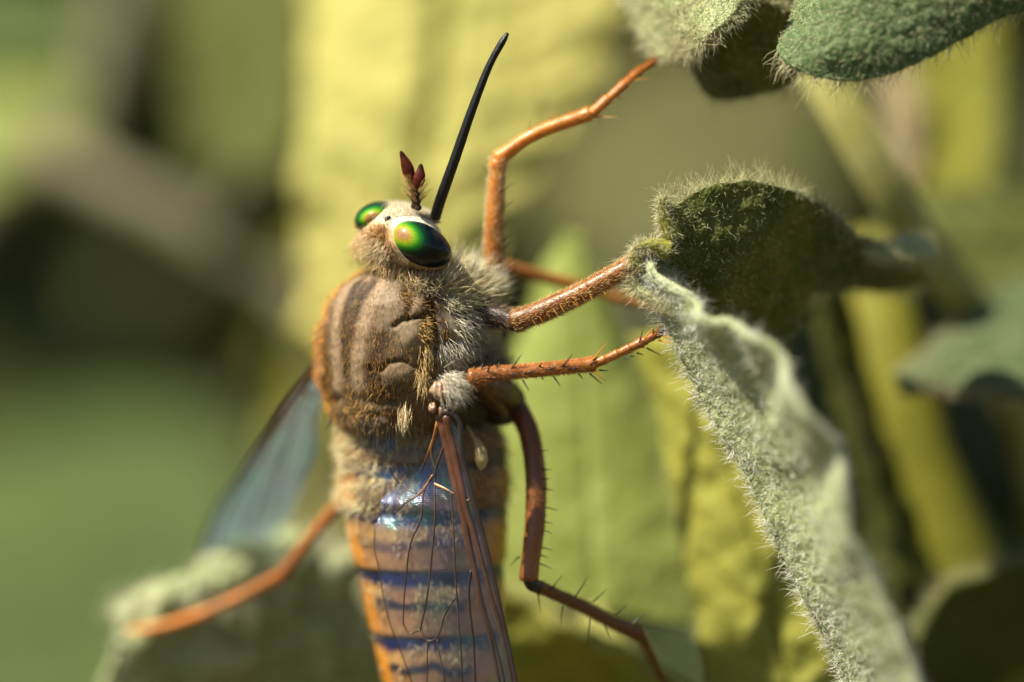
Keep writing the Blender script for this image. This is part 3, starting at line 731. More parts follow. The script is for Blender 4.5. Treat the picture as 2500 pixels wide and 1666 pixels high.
# near fore leg, thick and hairy
l = leg('near fore leg with a thick shining hairy shin'); fr = []
segment('coxa', l, [(1120, 760, 1.9), (1180, 765, 1.5), (1262, 786, 1.0)], [40, 34, 22], DKB * .7, DKB, 500, .3, (.45, .36, .22), furr=fr)
segment('femur', l, [(1255, 786, 1.0), (1330, 758, .7), (1440, 705, .45), (1552, 640, .3)], [25, 27, 25, 24, 20], RED * .7, RED * 1.2, 2600, .20, (.78, .54, .26), furr=fr)
segment('tibia', l, [(1548, 642, .3), (1600, 660, 1.8), (1660, 700, 3.0)], [16, 14, 12], AMB, RED, 200, .12, furr=fr)
finish(l, fr)
spines(l, [(1505, 655, 1520, 618, 'o'), (1462, 685, 1466, 650, 'o'), (1432, 700, 1432, 672, 'o'), (1440, 722, 1450, 738, 'o'), (1470, 708, 1482, 722, 'o'), (1400, 738, 1412, 752, 'o')] + [(x_, 792 - (x_ - 1280) * .52, x_ + 12, 812 - (x_ - 1280) * .52, 'o') for x_ in range(1300, 1540, 17)], .2, .018)
# middle leg, spiny, in sharp focus
l = leg('spiny middle leg held out straight, shin seen side on'); fr = []
segment('femur', l, [(1225, 985, 3.0), (1215, 960, 2.0), (1165, 930, .35)], [52, 44, 19], DKB * .6, RED * .6, 500, .3, (.25, .2, .13), furr=fr)
segment('tibia', l, [(1148, 925, -.1), (1200, 914, -.1), (1300, 905, -.1), (1400, 895, -.05), (1452, 889, 0)], [20, 17, 16.5, 16.5, 17], RED * 1.1, AMB * .7, 2600, .14, (.70, .34, .12), furr=fr)
segment('tarsus', l, [(1448, 890, 0), (1490, 872, .05), (1567, 836, .15)], [12, 11, 11.5], AMB * .8, RED * 1.3, 260, .09, furr=fr)
segment('tarsus', l, [(1562, 840, .15), (1590, 824, .25), (1622, 808, .5)], [11, 10, 11], RED * 1.2, RED, 120, .08, furr=fr)
finish(l, fr)
def c5(x, y): return (1100 + x / 3.92, 700 + y / 3.92)
sp5 = [(350, 820, 425, 640, 'k'), (415, 825, 495, 695, 'k'), (295, 790, 315, 715, 'k'), (575, 800, 685, 635, 'k'), (850, 765, 880, 718, 'k'), (1065, 765, 1195, 640, 'k'), (915, 805, 1060, 750, 'k'), (712, 830, 850, 795, 'k'),
       (358, 872, 460, 880, 'k'), (555, 850, 660, 835, 'k'), (1125, 790, 1245, 770, 'k'), (690, 895, 748, 1000, 'k'), (990, 862, 1062, 972, 'k'), (875, 868, 895, 900, 'k'), (1225, 832, 1272, 892, 'k'), (1330, 830, 1455, 938, 'k'), (1380, 820, 1498, 902, 'o'),
       (1420, 800, 1510, 815, 'k'), (1330, 745, 1440, 705, 'k'), (1355, 705, 1520, 520, 'o'), (1375, 705, 1420, 670, 'k'), (1810, 540, 1845, 395, 'k'), (1850, 505, 1950, 375, 'o'), (1940, 450, 1945, 390, 'k'), (1965, 430, 2018, 345, 'o'),
       (1875, 590, 2030, 668, 'k'), (1990, 515, 2150, 553, 'o'), (2040, 475, 2120, 492, 'o'), (1780, 635, 1845, 655, 'k'), (1720, 660, 1780, 675, 'k'), (1670, 680, 1715, 695, 'k')]
spines(l, [(*c5(a, b), *c5(c_, d_), e) for (a, b, c_, d_, e) in sp5], -.27, .036)
# hind leg
l = leg('near hind leg with dark knee and bristled shin'); fr = []
segment('femur', l, [(1232, 960, 3.4), (1285, 1040, 2.6), (1306, 1140, 2.0), (1308, 1250, 1.7), (1290, 1418, 1.5)], [34, 26, 25, 25, 24, 21], RED * .5, RED * 1.15, 1300, .14, (.45, .22, .08), furr=fr)
segment('knee', l, [(1291, 1405, 1.5), (1300, 1425, 1.5), (1318, 1436, 1.6)], [19, 19, 14], (.012, .008, .006), (.02, .012, .008), furr=fr)
segment('tibia', l, [(1312, 1432, 1.6), (1420, 1480, 2.3), (1500, 1522, 2.9), (1562, 1548, 3.4)], [15, 16, 17, 20], RED * .7, RED * .55, 600, .13, (.3, .15, .06), furr=fr)
segment('tarsus', l, [(1562, 1545, 3.4), (1590, 1600, 3.8), (1622, 1672, 4.6), (1642, 1750, 6.6), (1636, 1830, 9.0)], [14, 11, 11, 10], RED * .55, RED * .45, 150, .1, furr=fr)
finish(l, fr)
def c7(x, y): return (1150 + x / 2.355, 1000 + y / 2.355)
sp7 = [(395, 240, 450, 232), (410, 345, 465, 345), (412, 400, 455, 405), (412, 455, 480, 465), (410, 560, 505, 575), (405, 640, 480, 660), (405, 690, 470, 712), (400, 790, 480, 815), (398, 835, 450, 860), (392, 885, 470, 920), (280, 845, 215, 900), (385, 1060, 400, 1170), (450, 1040, 530, 950), (525, 1130, 518, 1240), (595, 1080, 685, 960), (685, 1200, 668, 1370), (700, 1110, 785, 1030), (770, 1240, 800, 1330), (830, 1180, 900, 1110), (930, 1230, 1000, 1170)]
spines(l, [(*c7(a, b), *c7(c_, d_), 'k') for (a, b, c_, d_) in sp7], 1.6, .030)
# far hind leg
l = leg('blurred orange hind leg reaching out to the lower leaf'); fr = []
segment('femur', l, [(930, 1100, 6.0), (840, 1212, 6.2), (760, 1310, 6.6), (690, 1402, 7.0)], [13, 13, 14, 15], AMB * .9, RED * 1.2, 400, .2, (.6, .3, .1), furr=fr)
segment('tibia', l, [(692, 1402, 7.0), (600, 1450, 7.6), (480, 1505, 8.2)], [15, 13, 13], RED * 1.4, AMB, 300, .16, furr=fr)
segment('tarsus', l, [(485, 1502, 8.2), (400, 1528, 8.8), (318, 1543, 9.4)], [12, 11, 10], AMB * 1.1, AMB * 1.2, 150, .12, furr=fr)
finish(l, fr)

# ================================================================== plants
def leaf_mat(name, c, c2, trans, tcol=(1.15, 1.1, .5), rough=.6, sc1=.9, vor=None, bump=None):
    return mat(name, base=c, rough=rough, spec=.12, trans=trans, tcol=tcol, noise=[(sc1, c2, .38, .66, 3), (7, .78, .42, .7, 3)], vor=vor, bump=bump or [(5, .08, 3)])
LM = {
 'felt':  leaf_mat('felted_green', (.090, .140, .055), (.062, .105, .034), .25, vor=(2.6, (.15, .20, .09), .12), bump=[(4, .15, 2), (14, .05, 3)]),
 'grey':  leaf_mat('grey_wool', (.40, .44, .23), (.31, .37, .15), .25, bump=[(4, .12, 2), (16, .05, 3)]),
 'wool':  leaf_mat('white_wool', (.44, .47, .27), (.33, .38, .17), .30, bump=[(4, .10, 2), (16, .04, 3)]),
 'dark':  leaf_mat('dark_green', (.150, .165, .040), (.09, .115, .024), .42, tcol=(1.5, 1.2, .3), bump=[(3, .18, 2), (12, .06, 3)]),
 'pale':  leaf_mat('pale_green', (.30, .345, .09), (.25, .30, .065), .42),
 'lime':  leaf_mat('lime_green', (.34, .33, .06), (.24, .25, .045), .35),
 'yellow': leaf_mat('yellow_green', (.47, .43, .125), (.40, .38, .11), .35, sc1=.25),
 'olive': leaf_mat('olive_green', (.085, .095, .020), (.065, .075, .014), .25, sc1=.2),
 'green': leaf_mat('mid_green', (.070, .100, .026), (.052, .080, .020), .25, sc1=.2),
 'brown': leaf_mat('dry_brown', (.10, .092, .034), (.058, .066, .016), .2, sc1=.2),
 'sage':  leaf_mat('sage_green', (.075, .10, .042), (.055, .08, .03), .2),
 'moss':  leaf_mat('mossy_green', (.17, .165, .018), (.115, .12, .014), .25, sc1=.3),
 'shade': leaf_mat('shade_green', (.060, .066, .010), (.045, .052, .008), .10, sc1=.3),  # leaf in shade: the darkness is put into the base colour
 'glow':  leaf_mat('stout_stem', (.165, .155, .016), (.12, .118, .012), .08, sc1=.3),
 'pink':  leaf_mat('dry_pink', (.42, .30, .18), (.30, .26, .13), .3, sc1=.3),
 'bark':  leaf_mat('grey_stem', (.14, .13, .075), (.10, .095, .05), .05, sc1=.3),
 'stem':  leaf_mat('green_stem', (.36, .34, .12), (.28, .27, .07), .15, sc1=.4),
}
WOOL = np.array([.66, .62, .40])

def leaf(parent, A, Mi, B, mt, m=90, n=60, thick=.22, rug=.05, wave=(0, 0), margin=0, ml=.6, surf=0, sl=.3, hcolr=WOOL, veins=0, hr=.009, label=None):
    A, B = spline(pts(A), m), spline(pts(B), m)
    if Mi is None: C_ = (A + B) / 2
    elif isinstance(Mi, (int, float)): C_ = (A + B) / 2 + np.array([0, Mi, 0])
    else: C_ = spline(pts(Mi), m)
    s = np.linspace(0, 1, n)[None, :, None]
    G = A[:, None] * (2 * (s - .5) * (s - 1)) + C_[:, None] * (4 * s * (1 - s)) + B[:, None] * (2 * s * (s - .5))
    def normals(G):
        a = np.gradient(G, axis=0); b = np.gradient(G, axis=1)
        N_ = nrm(np.cross(a, b))
        return -N_ if N_[..., 1].mean() > 0 else N_
    N_ = normals(G)
    h_ = rug * (vnoise(G, 1.2) + .6 * vnoise(G, 2.9) + .35 * vnoise(G, 6))
    sv = np.linspace(0, 1, n)[None]; tv = np.linspace(0, 1, m)[:, None]
    if wave[0]:
        ew = sv ** 2.5 if len(wave) > 2 else np.abs(2 * sv - 1) ** 3          # one wavy edge, or both
        q_ = tv[:, 0] * wave[1]
        ir = 1.5 * vnoise(np.stack([q_, q_ * .3, q_ * 0 + 3.3 * wave[0]], -1), 1.0) + .8 * vnoise(np.stack([q_ * 2.3, q_, q_ * 0 + 1.7], -1), 1.0)
        h_ = h_ + wave[0] * ew * ir[:, None]
    if veins:                                            # midrib furrow and side veins as folds
        h_ = h_ - 2.2 * veins * np.exp(-((sv - .5) / .03) ** 2)
        h_ = h_ - veins * (np.abs(np.sin((tv * 7 + np.abs(sv - .5) * 3.0) * 3.1416)) ** .5)
    G = G + N_ * h_[..., None]
    N_ = normals(G)
    F1 = G + N_ * thick / 2; F2 = G - N_ * thick / 2
    V = np.vstack([F1.reshape(-1, 3), F2.reshape(-1, 3)])
    fa = grid_faces(m, n); fb = grid_faces(m, n)[:, ::-1] + m * n
    rim = np.r_[np.arange(n), np.arange(1, m) * n + n - 1, (m - 1) * n + np.arange(n - 2, -1, -1), np.arange(m - 2, 0, -1) * n]
    r2 = np.roll(rim, -1)
    fr = np.stack([rim, rim + m * n, r2 + m * n, r2], 1)
    o = mesh_object('leaf', V, [np.vstack([fa, fb, fr])], LM[mt], parent)
    if label: o['label'] = label
    hp_ = []
    if margin:
        i = rng.integers(0, m, margin); e = rng.integers(0, 2, margin)
        wob = rng.normal(size=(margin, 3))
        rt = np.where(e[:, None] == 0, G[i, 0], G[i, -1])
        out = np.where(e[:, None] == 0, nrm(G[i, 0] - G[i, min(4, n - 1)]), nrm(G[i, -1] - G[i, -5]))
        hp_.append(hair_geo(rt + N_[i, 0] * rng.uniform(-.5, .5, (margin, 1)) * thick, out + wob * .55, rng.uniform(.3, 1.1, margin) * ml, hr, rng.normal(size=(margin, 3)) * .3, 4, hcol(margin, hcolr, .15), .10))
    if surf:
        i = rng.integers(0, m, surf); j = rng.integers(0, n, surf)
        hp_.append(hair_geo(F1[i, j], N_[i, j] * .55 + rng.normal(size=(surf, 3)) * .75, rng.uniform(.3, 1.1, surf) * sl, hr, rng.normal(size=(surf, 3)) * .3, 4, hcol(surf, hcolr, .18), .12))
    if hp_: fur('leaf_hair', hp_, M['hair'], o)
    return o

def stalk(parent, p, r, mt, name='stem', n=24, rug=.03, hair=0, hl=.4):
    P3 = spline(pts(p), 60); rr = np.interp(np.linspace(0, 1, 60), np.linspace(0, 1, len(r)), r)
    v, f = tube(P3, rr, n)
    v = v + rug * vnoise(v, 1.0)[:, None] * np.array([[1, 0, .3]])
    o = mesh_object(name, v, f, LM[mt], parent)
    if hair:
        i = rng.integers(0, 60, hair); nn = nrm(rng.normal(size=(hair, 3)))
        fur('stem_hair', [hair_geo(P3[i] + nn * rr[i][:, None], nn + rng.normal(size=(hair, 3)) * .4, rng.uniform(.4, 1, hair) * hl, .009, None, 3, hcol(hair, WOOL, .15), .1)], M['hair'], o)
    return o
GROUND = -CAMZ / S
def gpt(px, y):                     # ground point below a photo column
    k = (DIST + y) / DIST / PX
    return (px, 833 - GROUND / k, y)

# ---- the woolly plant the fly clings to
wp = thing('woolly_plant', 'woolly grey-green sage-like plant with felted leaves that the horse fly clings to', 'plant', np.array([at(2300, 900, 16)[0], 16, GROUND]))
stalk(wp, [(1960, 100, 9.5), (2010, 210, 9.5), (2090, 350, 9.5), (2170, 490, 10), (2300, 640, 11.5), (2420, 800, 14), (2520, 1100, 17), (2560, 1800, 20), gpt(2500, 20)], [.70, .72, .75, .85, 1.0, 1.2, 1.4, 1.7, 2.2], 'stem', hair=1500, hl=.5)
# upper leaves
leaf(wp, [(1898, 118, .2), (1915, 150, -.4), (1985, 185, -.8), (2085, 200, -.9), (2200, 165, -.9), (2320, 105, -.9), (2420, 50, -.9), (2580, -10, -.9)],
     [(1935, 50, .9), (1975, 20, .4), (2040, 0, -.5), (2120, -20, -1.0), (2220, -50, -1.1), (2330, -90, -1.2), (2450, -120, -1.2), (2620, -150, -1.2)],
     [(1960, -20, 1.6), (2000, -90, 1.2), (2060, -150, .8), (2150, -220, 0.4), (2250, -280, .2), (2360, -300, .2), (2480, -300, .2), (2650, -280, .2)], 'felt', 200, 110, .3, .08, (.10, 3), 900, .8, 5000, .14, label='broad felted green leaf with a hairy lower edge')
leaf(wp, [(1490, -90, 5.0), (1525, 10, 4.6), (1565, 80, 4.0), (1612, 128, 3.2), (1660, 142, 2.4)],
     [(1650, -90, 2.0), (1655, -10, 1.9), (1660, 50, 1.9), (1662, 100, 2.1), (1662, 140, 2.35)],
     [(1830, -90, -.1), (1812, -5, 0), (1772, 55, .2), (1735, 92, .6), (1668, 143, 2.3)], 'grey', 90, 70, .3, .06, (.10, 2), 1300, .55, 3500, .22, label='pale hairy leaf tip touched by the raised leg')
leaf(wp, [(1655, 118, 3.6), (1690, 180, 3.8), (1740, 233, 4.0), (1812, 230, 4.0), (1905, 206, 4.2), (1950, 165, 4.5)], None,
     [(1675, 40, 1.4), (1720, 10, 1.6), (1770, -10, 1.8), (1830, -10, 2.0), (1900, 10, 2.2), (1960, 40, 2.4)], 'dark', 80, 60, .25, .06, (.12, 3), 900, .6, 1800, .22, label='dark shaded leaf tucked under the felted leaves')
# the dark leaf with a bright rim
leaf(wp, [(1612, 486, 0), (1642, 508, .1), (1700, 474, .3), (1780, 448, .7), (1850, 446, 1.2), (1930, 466, 1.7), (1990, 492, 2.3), (2050, 540, 3.0), (2110, 590, 3.8), (2180, 600, 4.8), (2256, 590, 6.2)],
     [(1612, 575, .5), (1660, 600, .6), (1710, 630, .8), (1760, 660, 1.2), (1815, 675, 1.8), (1880, 660, 2.4), (1935, 640, 3.0), (2000, 640, 3.8), (2085, 650, 4.8), (2165, 652, 5.6), (2260, 640, 6.6)],
     [(1545, 640, .3), (1578, 702, 1.2), (1650, 790, 2.2), (1725, 868, 3.2), (1810, 895, 3.8), (1880, 862, 4.2), (1932, 780, 4.5), (1972, 715, 4.8), (2060, 702, 5.5), (2160, 704, 6.3), (2256, 680, 7.0)], 'dark', 190, 120, .28, .13, (.14, 4), 2400, .62, 3200, .24, (.60, .58, .34), 0, .008, label='dark green leaf with a bright fuzzy upper rim')
# toothed corners of that leaf
for (p_, r_) in [([(1640, 575, .3), (1620, 530, .1), (1611, 484, -.05)], [.32, .20, .05]), ([(1630, 610, .2), (1590, 600, .05), (1548, 606, -.1)], [.32, .22, .06]), ([(1560, 660, .2), (1552, 640, .1), (1546, 612, 0)], [.26, .22, .08])]:
    stalk(wp, p_, r_, 'lime', 'leaf_tooth', 16, .05, 420, .38)
stalk(wp, [(2110, 612, 3.9), (2160, 622, 4.5), (2215, 612, 5.0), (2248, 618, 5.6), (2256, 650, 6.2)], [.10, .26, .42, .48, .30], 'wool', 'leaf_curl', 20, .06, 900, .5)
# the crinkled grey leaf
leaf(wp, [(1572, 650, .3), (1598, 740, .1), (1640, 822, 0), (1690, 930, 0), (1750, 1040, 0), (1820, 1160, 0), (1880, 1290, 0), (1950, 1440, 0), (2020, 1570, .2), (2090, 1720, .4)],
     [(1588, 655, .1), (1655, 770, -.3), (1710, 820, -.6), (1765, 885, -.9), (1845, 990, -1.3), (1905, 1090, -1.5), (1960, 1190, -1.6), (2000, 1330, -1.6), (2070, 1500, -1.5), (2180, 1720, -1.4)],
     [(1602, 655, 0), (1672, 720, -1.2), (1700, 778, -2.4), (1775, 800, -3.2), (1830, 850, -4.6), (1905, 885, -5.0), (1965, 935, -6.0), (1990, 1010, -6.6), (2040, 1090, -6.2), (2060, 1180, -6.6), (2085, 1300, -6.4), (2135, 1440, -6.2), (2195, 1570, -6.2), (2275, 1720, -5.9)], 'wool', 220, 110, .30, .05, (.45, 6, 1), 2000, .5, 3400, .40, (.84, .83, .74), 0, .008, label='crinkled grey woolly leaf below the middle leg')
leaf(wp, [(1550, 640, .2), (1558, 690, .0), (1590, 735, -.2), (1640, 780, -.3)], .3, [(1598, 640, .7), (1640, 680, .5), (1680, 740, .3), (1700, 800, .2)], 'grey', 60, 40, .3, .06, (.15, 2), 900, .45, 1200, .3, label='small curled woolly leaf at the feet of the fly')
# yellow-green leaf behind it
leaf(wp, [(1530, 820, 9.5), (1585, 1000, 9), (1640, 1200, 8.6), (1690, 1420, 8.2), (1740, 1760, 8)], -.5, [(1850, 800, 8), (1890, 1000, 7.2), (1960, 1200, 6.8), (2040, 1420, 6.4), (2150, 1760, 6)], 'lime', 80, 50, .25, .10, (.2, 3), 500, .5, veins=.10, label='yellow-green leaf behind the crinkled leaf')
# big pale leaf
leaf(wp, [(1372, 585, 13.5), (1330, 640, 13.2), (1275, 780, 12.8), (1225, 920, 12.4), (1180, 1120, 11.8), (1165, 1300, 11.2), (1200, 1470, 10.6)],
     [(1392, 568, 13.6), (1410, 680, 12.6), (1420, 820, 12.0), (1425, 980, 11.4), (1435, 1160, 10.8), (1445, 1320, 10.2), (1455, 1490, 9.8)],
     [(1415, 590, 13.5), (1490, 700, 13.2), (1558, 850, 12.8), (1605, 1000, 12.2), (1662, 1200, 11.4), (1718, 1400, 10.6), (1700, 1540, 10.2)], 'pale', 110, 90, .25, .05, (.15, 3), 0, .5, veins=.05, label='large pale green leaf behind the legs')
leaf(wp, [(1120, 1400, 9.5), (1260, 1468, 9.2), (1420, 1530, 9), (1580, 1610, 9), (1720, 1700, 9)], None, [(1050, 1640, 13), (1200, 1740, 13), (1400, 1800, 13), (1560, 1830, 13), (1700, 1860, 13)], 'lime', 60, 40, .6, .15, (.2, 3), 900, .6, label='dark leaf with a pale rim below the hind leg')
# lower leaf that carries the far hind foot
leaf(wp, [(282, 1505, 10.0), (345, 1455, 10.2), (450, 1402, 10.6), (560, 1352, 11), (680, 1318, 11.5), (800, 1352, 12), (930, 1430, 12.5), (1060, 1520, 13)],
     [(290, 1545, 9.6), (370, 1530, 9.6), (480, 1500, 9.8), (590, 1470, 10.2), (690, 1450, 10.6), (800, 1480, 11.2), (920, 1540, 11.8), (1060, 1610, 12.6)],
     [(235, 1700, 11), (360, 1740, 11.5), (500, 1760, 12), (620, 1760, 12.4), (740, 1760, 13), (840, 1770, 13.4), (950, 1790, 14), (1080, 1800, 14.5)], 'wool', 110, 80, .45, .36, (.4, 4), 2600, .8, 1500, .6, (.7, .66, .5), label='woolly lower leaf under the far hind foot')
# rolled dark leaf and its neighbours
leaf(wp, [(1985, 640, 13), (1990, 800, 12.5), (2040, 1000, 12), (2120, 1250, 11.5), (2220, 1500, 11), (2330, 1760, 10.5)], [(2060, 620, 14.5), (2100, 800, 14), (2160, 1000, 13.5), (2250, 1250, 13), (2350, 1500, 12.5), (2460, 1760, 12)],
     [(2330, 600, 23), (2400, 800, 22), (2470, 1000, 21), (2560, 1250, 20), (2660, 1500, 19), (2760, 1760, 18)], 'shade', 80, 60, .3, .12, (.2, 2), 600, .5, veins=.1, label='rolled leaf in deep shade with a sunlit edge')
stalk(wp, [(2100, 600, 14.6), (2135, 800, 14.2), (2200, 1000, 13.8), (2290, 1250, 13.4), (2400, 1500, 13), (2520, 1760, 12.6), gpt(2380, 17)], [1.2, 1.7, 1.9, 2.0, 2.1, 2.2, 2.6], 'glow', hair=800, hl=.5)
leaf(wp, [(2195, 942, 8.5), (2280, 926, 8), (2380, 944, 7.6), (2580, 985, 7.2)], [(2200, 935, 9.2), (2300, 880, 9.8), (2400, 850, 10), (2580, 830, 10)], [(2215, 925, 10), (2310, 812, 12), (2400, 748, 13.5), (2580, 690, 15)], 'sage', 70, 50, .55, .10, (.15, 2), 900, .5, 900, .3, label='grey-green leaf seen edge on beside the rolled leaf')
leaf(wp, [(2235, 1590, 9), (2285, 1490, 9), (2350, 1425, 9), (2450, 1375, 9), (2600, 1340, 9)], None, [(2330, 1800, 13), (2400, 1800, 13), (2480, 1800, 13.5), (2560, 1780, 14), (2700, 1760, 14)], 'olive', 60, 40, .6, .10, (.2, 2), 700, .5, label='dark leaf corner with a pale green rim')
leaf(wp, [(2120, 570, 17), (2240, 490, 17), (2390, 455, 17), (2600, 500, 17)], None, [(2190, 650, 14.5), (2340, 730, 14), (2460, 750, 14), (2640, 700, 14)], 'olive', 60, 40, .3, .10, veins=.1, label='plain green leaf behind the stem')
stalk(wp, [(1440, 1490, 10.0), (1560, 1720, 9), (1900, 2200, 13), gpt(2250, 18)], [.5, .6, .9, 1.4], 'stem')
stalk(wp, [(900, 1560, 13.5), (1100, 1900, 15), (1700, 2600, 17), gpt(2200, 19)], [.5, .6, .9, 1.4], 'stem')

# ---- plants behind
yp = thing('yellow_leaved_plant', 'yellow-green broad-leaved plant blurred behind the fly head', 'plant', np.array([at(1250, 900, 34)[0], 34, GROUND]))
leaf(yp, [(740, -220, 26.4), (735, 0, 24.0), (732, 200, 22.4), (728, 400, 21.6), (725, 600, 21.6), (745, 860, 21.6)], [(1100, -260, 24.8), (1080, 0, 22.4), (1060, 200, 20.8), (1020, 400, 19.6), (970, 600, 19.2), (920, 860, 19.2)],
     [(1560, -200, 23.2), (1530, 0, 21.6), (1460, 200, 20.8), (1340, 400, 20.0), (1220, 600, 19.2), (1100, 860, 19.2)], 'yellow', 90, 80, .3, .25, (.3, 2), veins=.35, label='large yellow sunlit leaf behind the antennae')
leaf(yp, [(2190, 20, 27), (2200, 180, 26), (2230, 340, 24), (2280, 520, 22)], None, [(2430, 0, 26), (2440, 180, 25), (2430, 340, 23), (2400, 520, 21)], 'moss', 50, 40, .3, .15, veins=.15, label='lime leaf glowing beside the upper stem')
leaf(yp, [(2120, 150, 24), (2150, 260, 23.5), (2170, 380, 23), (2190, 470, 22.5)], None, [(2200, 140, 24), (2240, 250, 23.5), (2240, 370, 23), (2220, 470, 22.5)], 'pink', 40, 30, .3, .1, label='withered pinkish leaf scrap behind the stem')
leaf(yp, [(560, 600, 60), (590, 740, 58), (600, 900, 56), (640, 1080, 54)], None, [(860, 600, 54), (880, 740, 52), (860, 920, 50), (780, 1080, 49)], 'moss', 50, 40, .3, .2, veins=.15, label='dull yellow leaf behind the thorax')
stalk(yp, [(920, 850, 19.4), (1060, 1200, 26), (1160, 2000, 31), gpt(1250, 34)], [.5, .8, 1.1, 1.6], 'stem')
stalk(yp, [(2330, 520, 21.8), (2200, 1500, 28), (1700, 2500, 32), gpt(1280, 34)], [.5, .7, 1.0, 1.5], 'stem')
stalk(yp, [(710, 1070, 51), (800, 1500, 46), (1000, 2300, 36), gpt(1230, 34)], [.5, .7, 1.0, 1.5], 'stem')
stalk(yp, [(2205, 465, 22.5), (2260, 560, 22.3), (2320, 600, 22.2)], [.2, .3, .3], 'stem')

gp = thing('leafy_green_plant', 'dull green leafy plant far out of focus beside the open wing', 'plant', np.array([at(300, 900, 50)[0], 50, GROUND]))
leaf(gp, [(-200, 80, 58), (-60, 130, 56), (80, 180, 54), (240, 250, 52)], None, [(-200, 480, 50), (-60, 460, 49), (80, 440, 48), (200, 420, 47)], 'pale', 40, 40, .3, .3, veins=.2, label='pale grey-green leaf at the edge of the blur')
leaf(gp, [(-150, -120, 60), (20, -60, 58), (200, 0, 56), (330, 60, 55)], None, [(-150, 160, 54), (20, 150, 53), (160, 140, 52), (280, 120, 51)], 'green', 40, 40, .3, .3, veins=.2, label='green leaf above the pale one')
leaf(gp, [(380, -160, 50), (420, 0, 47), (440, 200, 44), (470, 420, 41)], None, [(760, -160, 44), (770, 0, 41), (760, 200, 39), (720, 420, 37)], 'olive', 50, 50, .3, .3, veins=.25, label='olive leaf beside the yellow one')
leaf(gp, [(-300, 1140, 86), (0, 1070, 82), (250, 1000, 78), (480, 1020, 74), (640, 1180, 70)], [(-300, 1480, 78), (0, 1470, 75), (220, 1450, 72), (420, 1450, 69), (600, 1480, 66)], [(-300, 1950, 74), (0, 1950, 71), (200, 1950, 68), (400, 1950, 65), (600, 1950, 62)], 'green', 60, 60, .3, .3, veins=.3, label='wide green leaf below the open wing')
leaf(gp, [(1300, 330, 76), (1440, 200, 72), (1640, 120, 68), (2000, 80, 64)], None, [(1300, 600, 66), (1440, 640, 64), (1640, 640, 62), (2020, 600, 60)], 'brown', 50, 50, .3, .3, veins=.2, label='brownish leaf between the arched leg and the stem')
stalk(gp, [(330, -140, 50), (290, 60, 50), (265, 220, 50), (210, 330, 50), (60, 420, 50), (-160, 620, 50), (-250, 1200, 50), (-150, 2400, 50), gpt(290, 50)], [.9, 1.0, 1.1, 1.0, .8, .7, .7, .8, .9], 'bark')
stalk(gp, [(20, 330, 47), (250, 430, 46), (450, 540, 44), (620, 640, 42), (760, 740, 40), (900, 1000, 40), (800, 1900, 46), gpt(310, 50)], [.7, .8, .9, .9, .8, .7, .7, .9], 'bark')
stalk(gp, [(80, 430, 47.5), (60, 425, 49), (30, 435, 49.8)], [.5, .6, .7], 'bark'); stalk(gp, [(230, 60, 53), (260, 110, 51), (275, 150, 50)], [.5, .6, .7], 'bark')
stalk(gp, [(600, 430, 38.8), (560, 520, 41), (540, 590, 43)], [.5, .6, .7], 'bark')
stalk(gp, [(420, 1930, 65), (360, 2300, 60), gpt(300, 49)], [.7, 1.0, 1.6], 'bark')
stalk(gp, [(1600, 630, 62.5), (1500, 1500, 56), (900, 2400, 48), gpt(320, 50)], [.5, .8, 1.2, 1.8], 'bark')

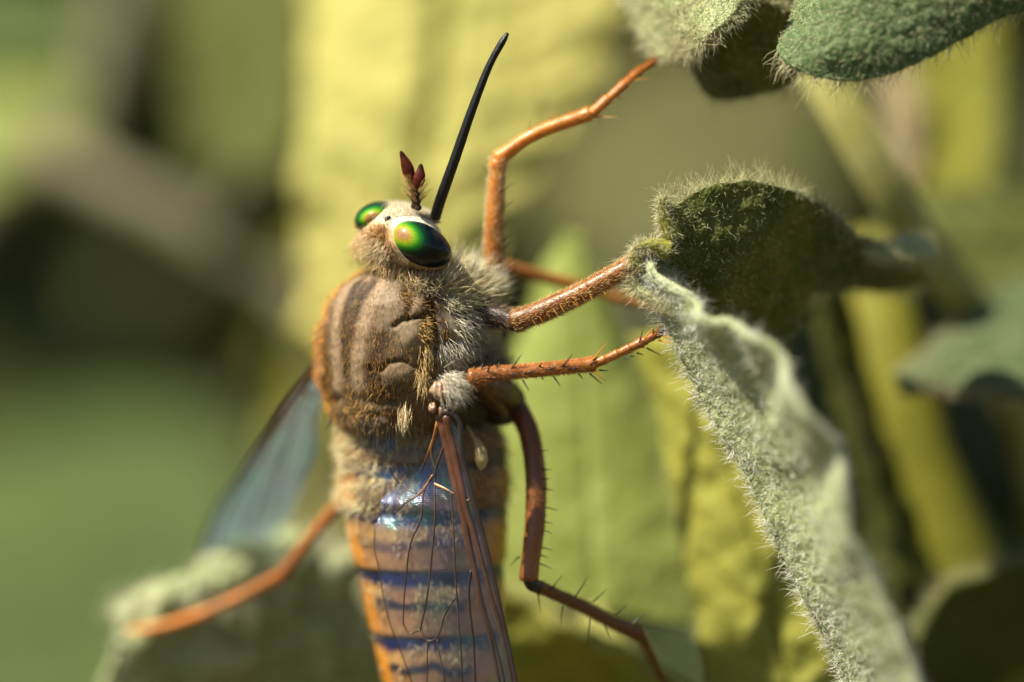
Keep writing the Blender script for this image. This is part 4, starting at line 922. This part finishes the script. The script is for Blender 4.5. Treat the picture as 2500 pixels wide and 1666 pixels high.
# ---- the shaded mass of leaves further back, and the ground
def leaf_mass(k, ylo, yhi, xs, zlo, zhi, smin, smax):
    Y = rng.uniform(ylo, yhi, k)
    c = np.stack([rng.uniform(-1, 1, k) * xs * (DIST + Y) / DIST, Y, rng.uniform(zlo, zhi, k) * (DIST + Y) / DIST], 1)
    L_ = rng.uniform(smin, smax, k) * (1 + Y / 900); W_ = L_ * rng.uniform(.35, .6, k)
    d = nrm(rng.normal(size=(k, 3)) * np.array([1, .6, .7]) + np.array([0, 0, -.2])); sd = nrm(np.cross(d, rng.normal(size=(k, 3)) + np.array([0, -.3, 1.2]))); nn = np.cross(sd, d)
    prof = [(0, .05), (.2, .7), (.45, 1), (.72, .75), (1, .03)]
    V = []
    for (tt_, w_) in prof:
        for sg in (-1, 0, 1):
            V.append(c + d * (L_ * (tt_ - .5))[:, None] + sd * (sg * W_ * w_ * .5)[:, None] + nn * ((abs(sg) * .14 * w_ - .25 * (tt_ - .5) ** 2) * L_)[:, None])
    V = np.stack(V, 1)
    q = [[3 * a + b, 3 * a + b + 1, 3 * a + b + 4, 3 * a + b + 3] for a in range(4) for b in (0, 1)]
    F = (np.array(q)[None] + (np.arange(k) * 15)[:, None, None]).reshape(-1, 4)
    base = np.array([[.055, .065, .012], [.085, .085, .02], [.05, .07, .025], [.12, .11, .035]])[rng.choice(4, k, p=[.4, .25, .25, .1])]
    return V.reshape(-1, 3), [F], np.repeat(base * (1 + .25 * rng.normal(size=(k, 1))), 15, 0)
ma = mat('undergrowth_leaf', attr=True, rough=.6, spec=.2, trans=.2, noise=[(.15, .6, .4, .65, 2)])
V, F, Cc = join([leaf_mass(1500, 110, 330, 26, -24, 24, 14, 30), leaf_mass(1600, 330, 1300, 40, -70, 60, 22, 46), leaf_mass(4500, 240, 1300, 150, -75, 75, 26, 55)])
o = mesh_object('undergrowth', V, F, ma, None, np.clip(Cc, .004, .5), origin=np.array([0, 300, GROUND]), kind='stuff')
o['label'] = 'dark tangle of leaves blurred far behind the fly'; o['category'] = 'undergrowth'

k_ = 60
xs = np.concatenate([-np.geomspace(90000, 30, k_ // 2), np.geomspace(30, 90000, k_ // 2)])
X, Yg = np.meshgrid(xs, xs + 200, indexing='ij')
Z = GROUND + 6 * vnoise(np.stack([X, Yg, 0 * X], -1), .01)
o = mesh_object('ground', np.stack([X, Yg, Z], -1).reshape(-1, 3), [grid_faces(k_, k_)], mat('soil', base=(.10, .075, .045), rough=.9, spec=.1, noise=[(.02, (.06, .07, .025), .4, .6, 4), (.3, .6, .4, .7, 4)], bump=[(.05, 8, 4)]), None, origin=np.array([0, 0, GROUND]), kind='structure')
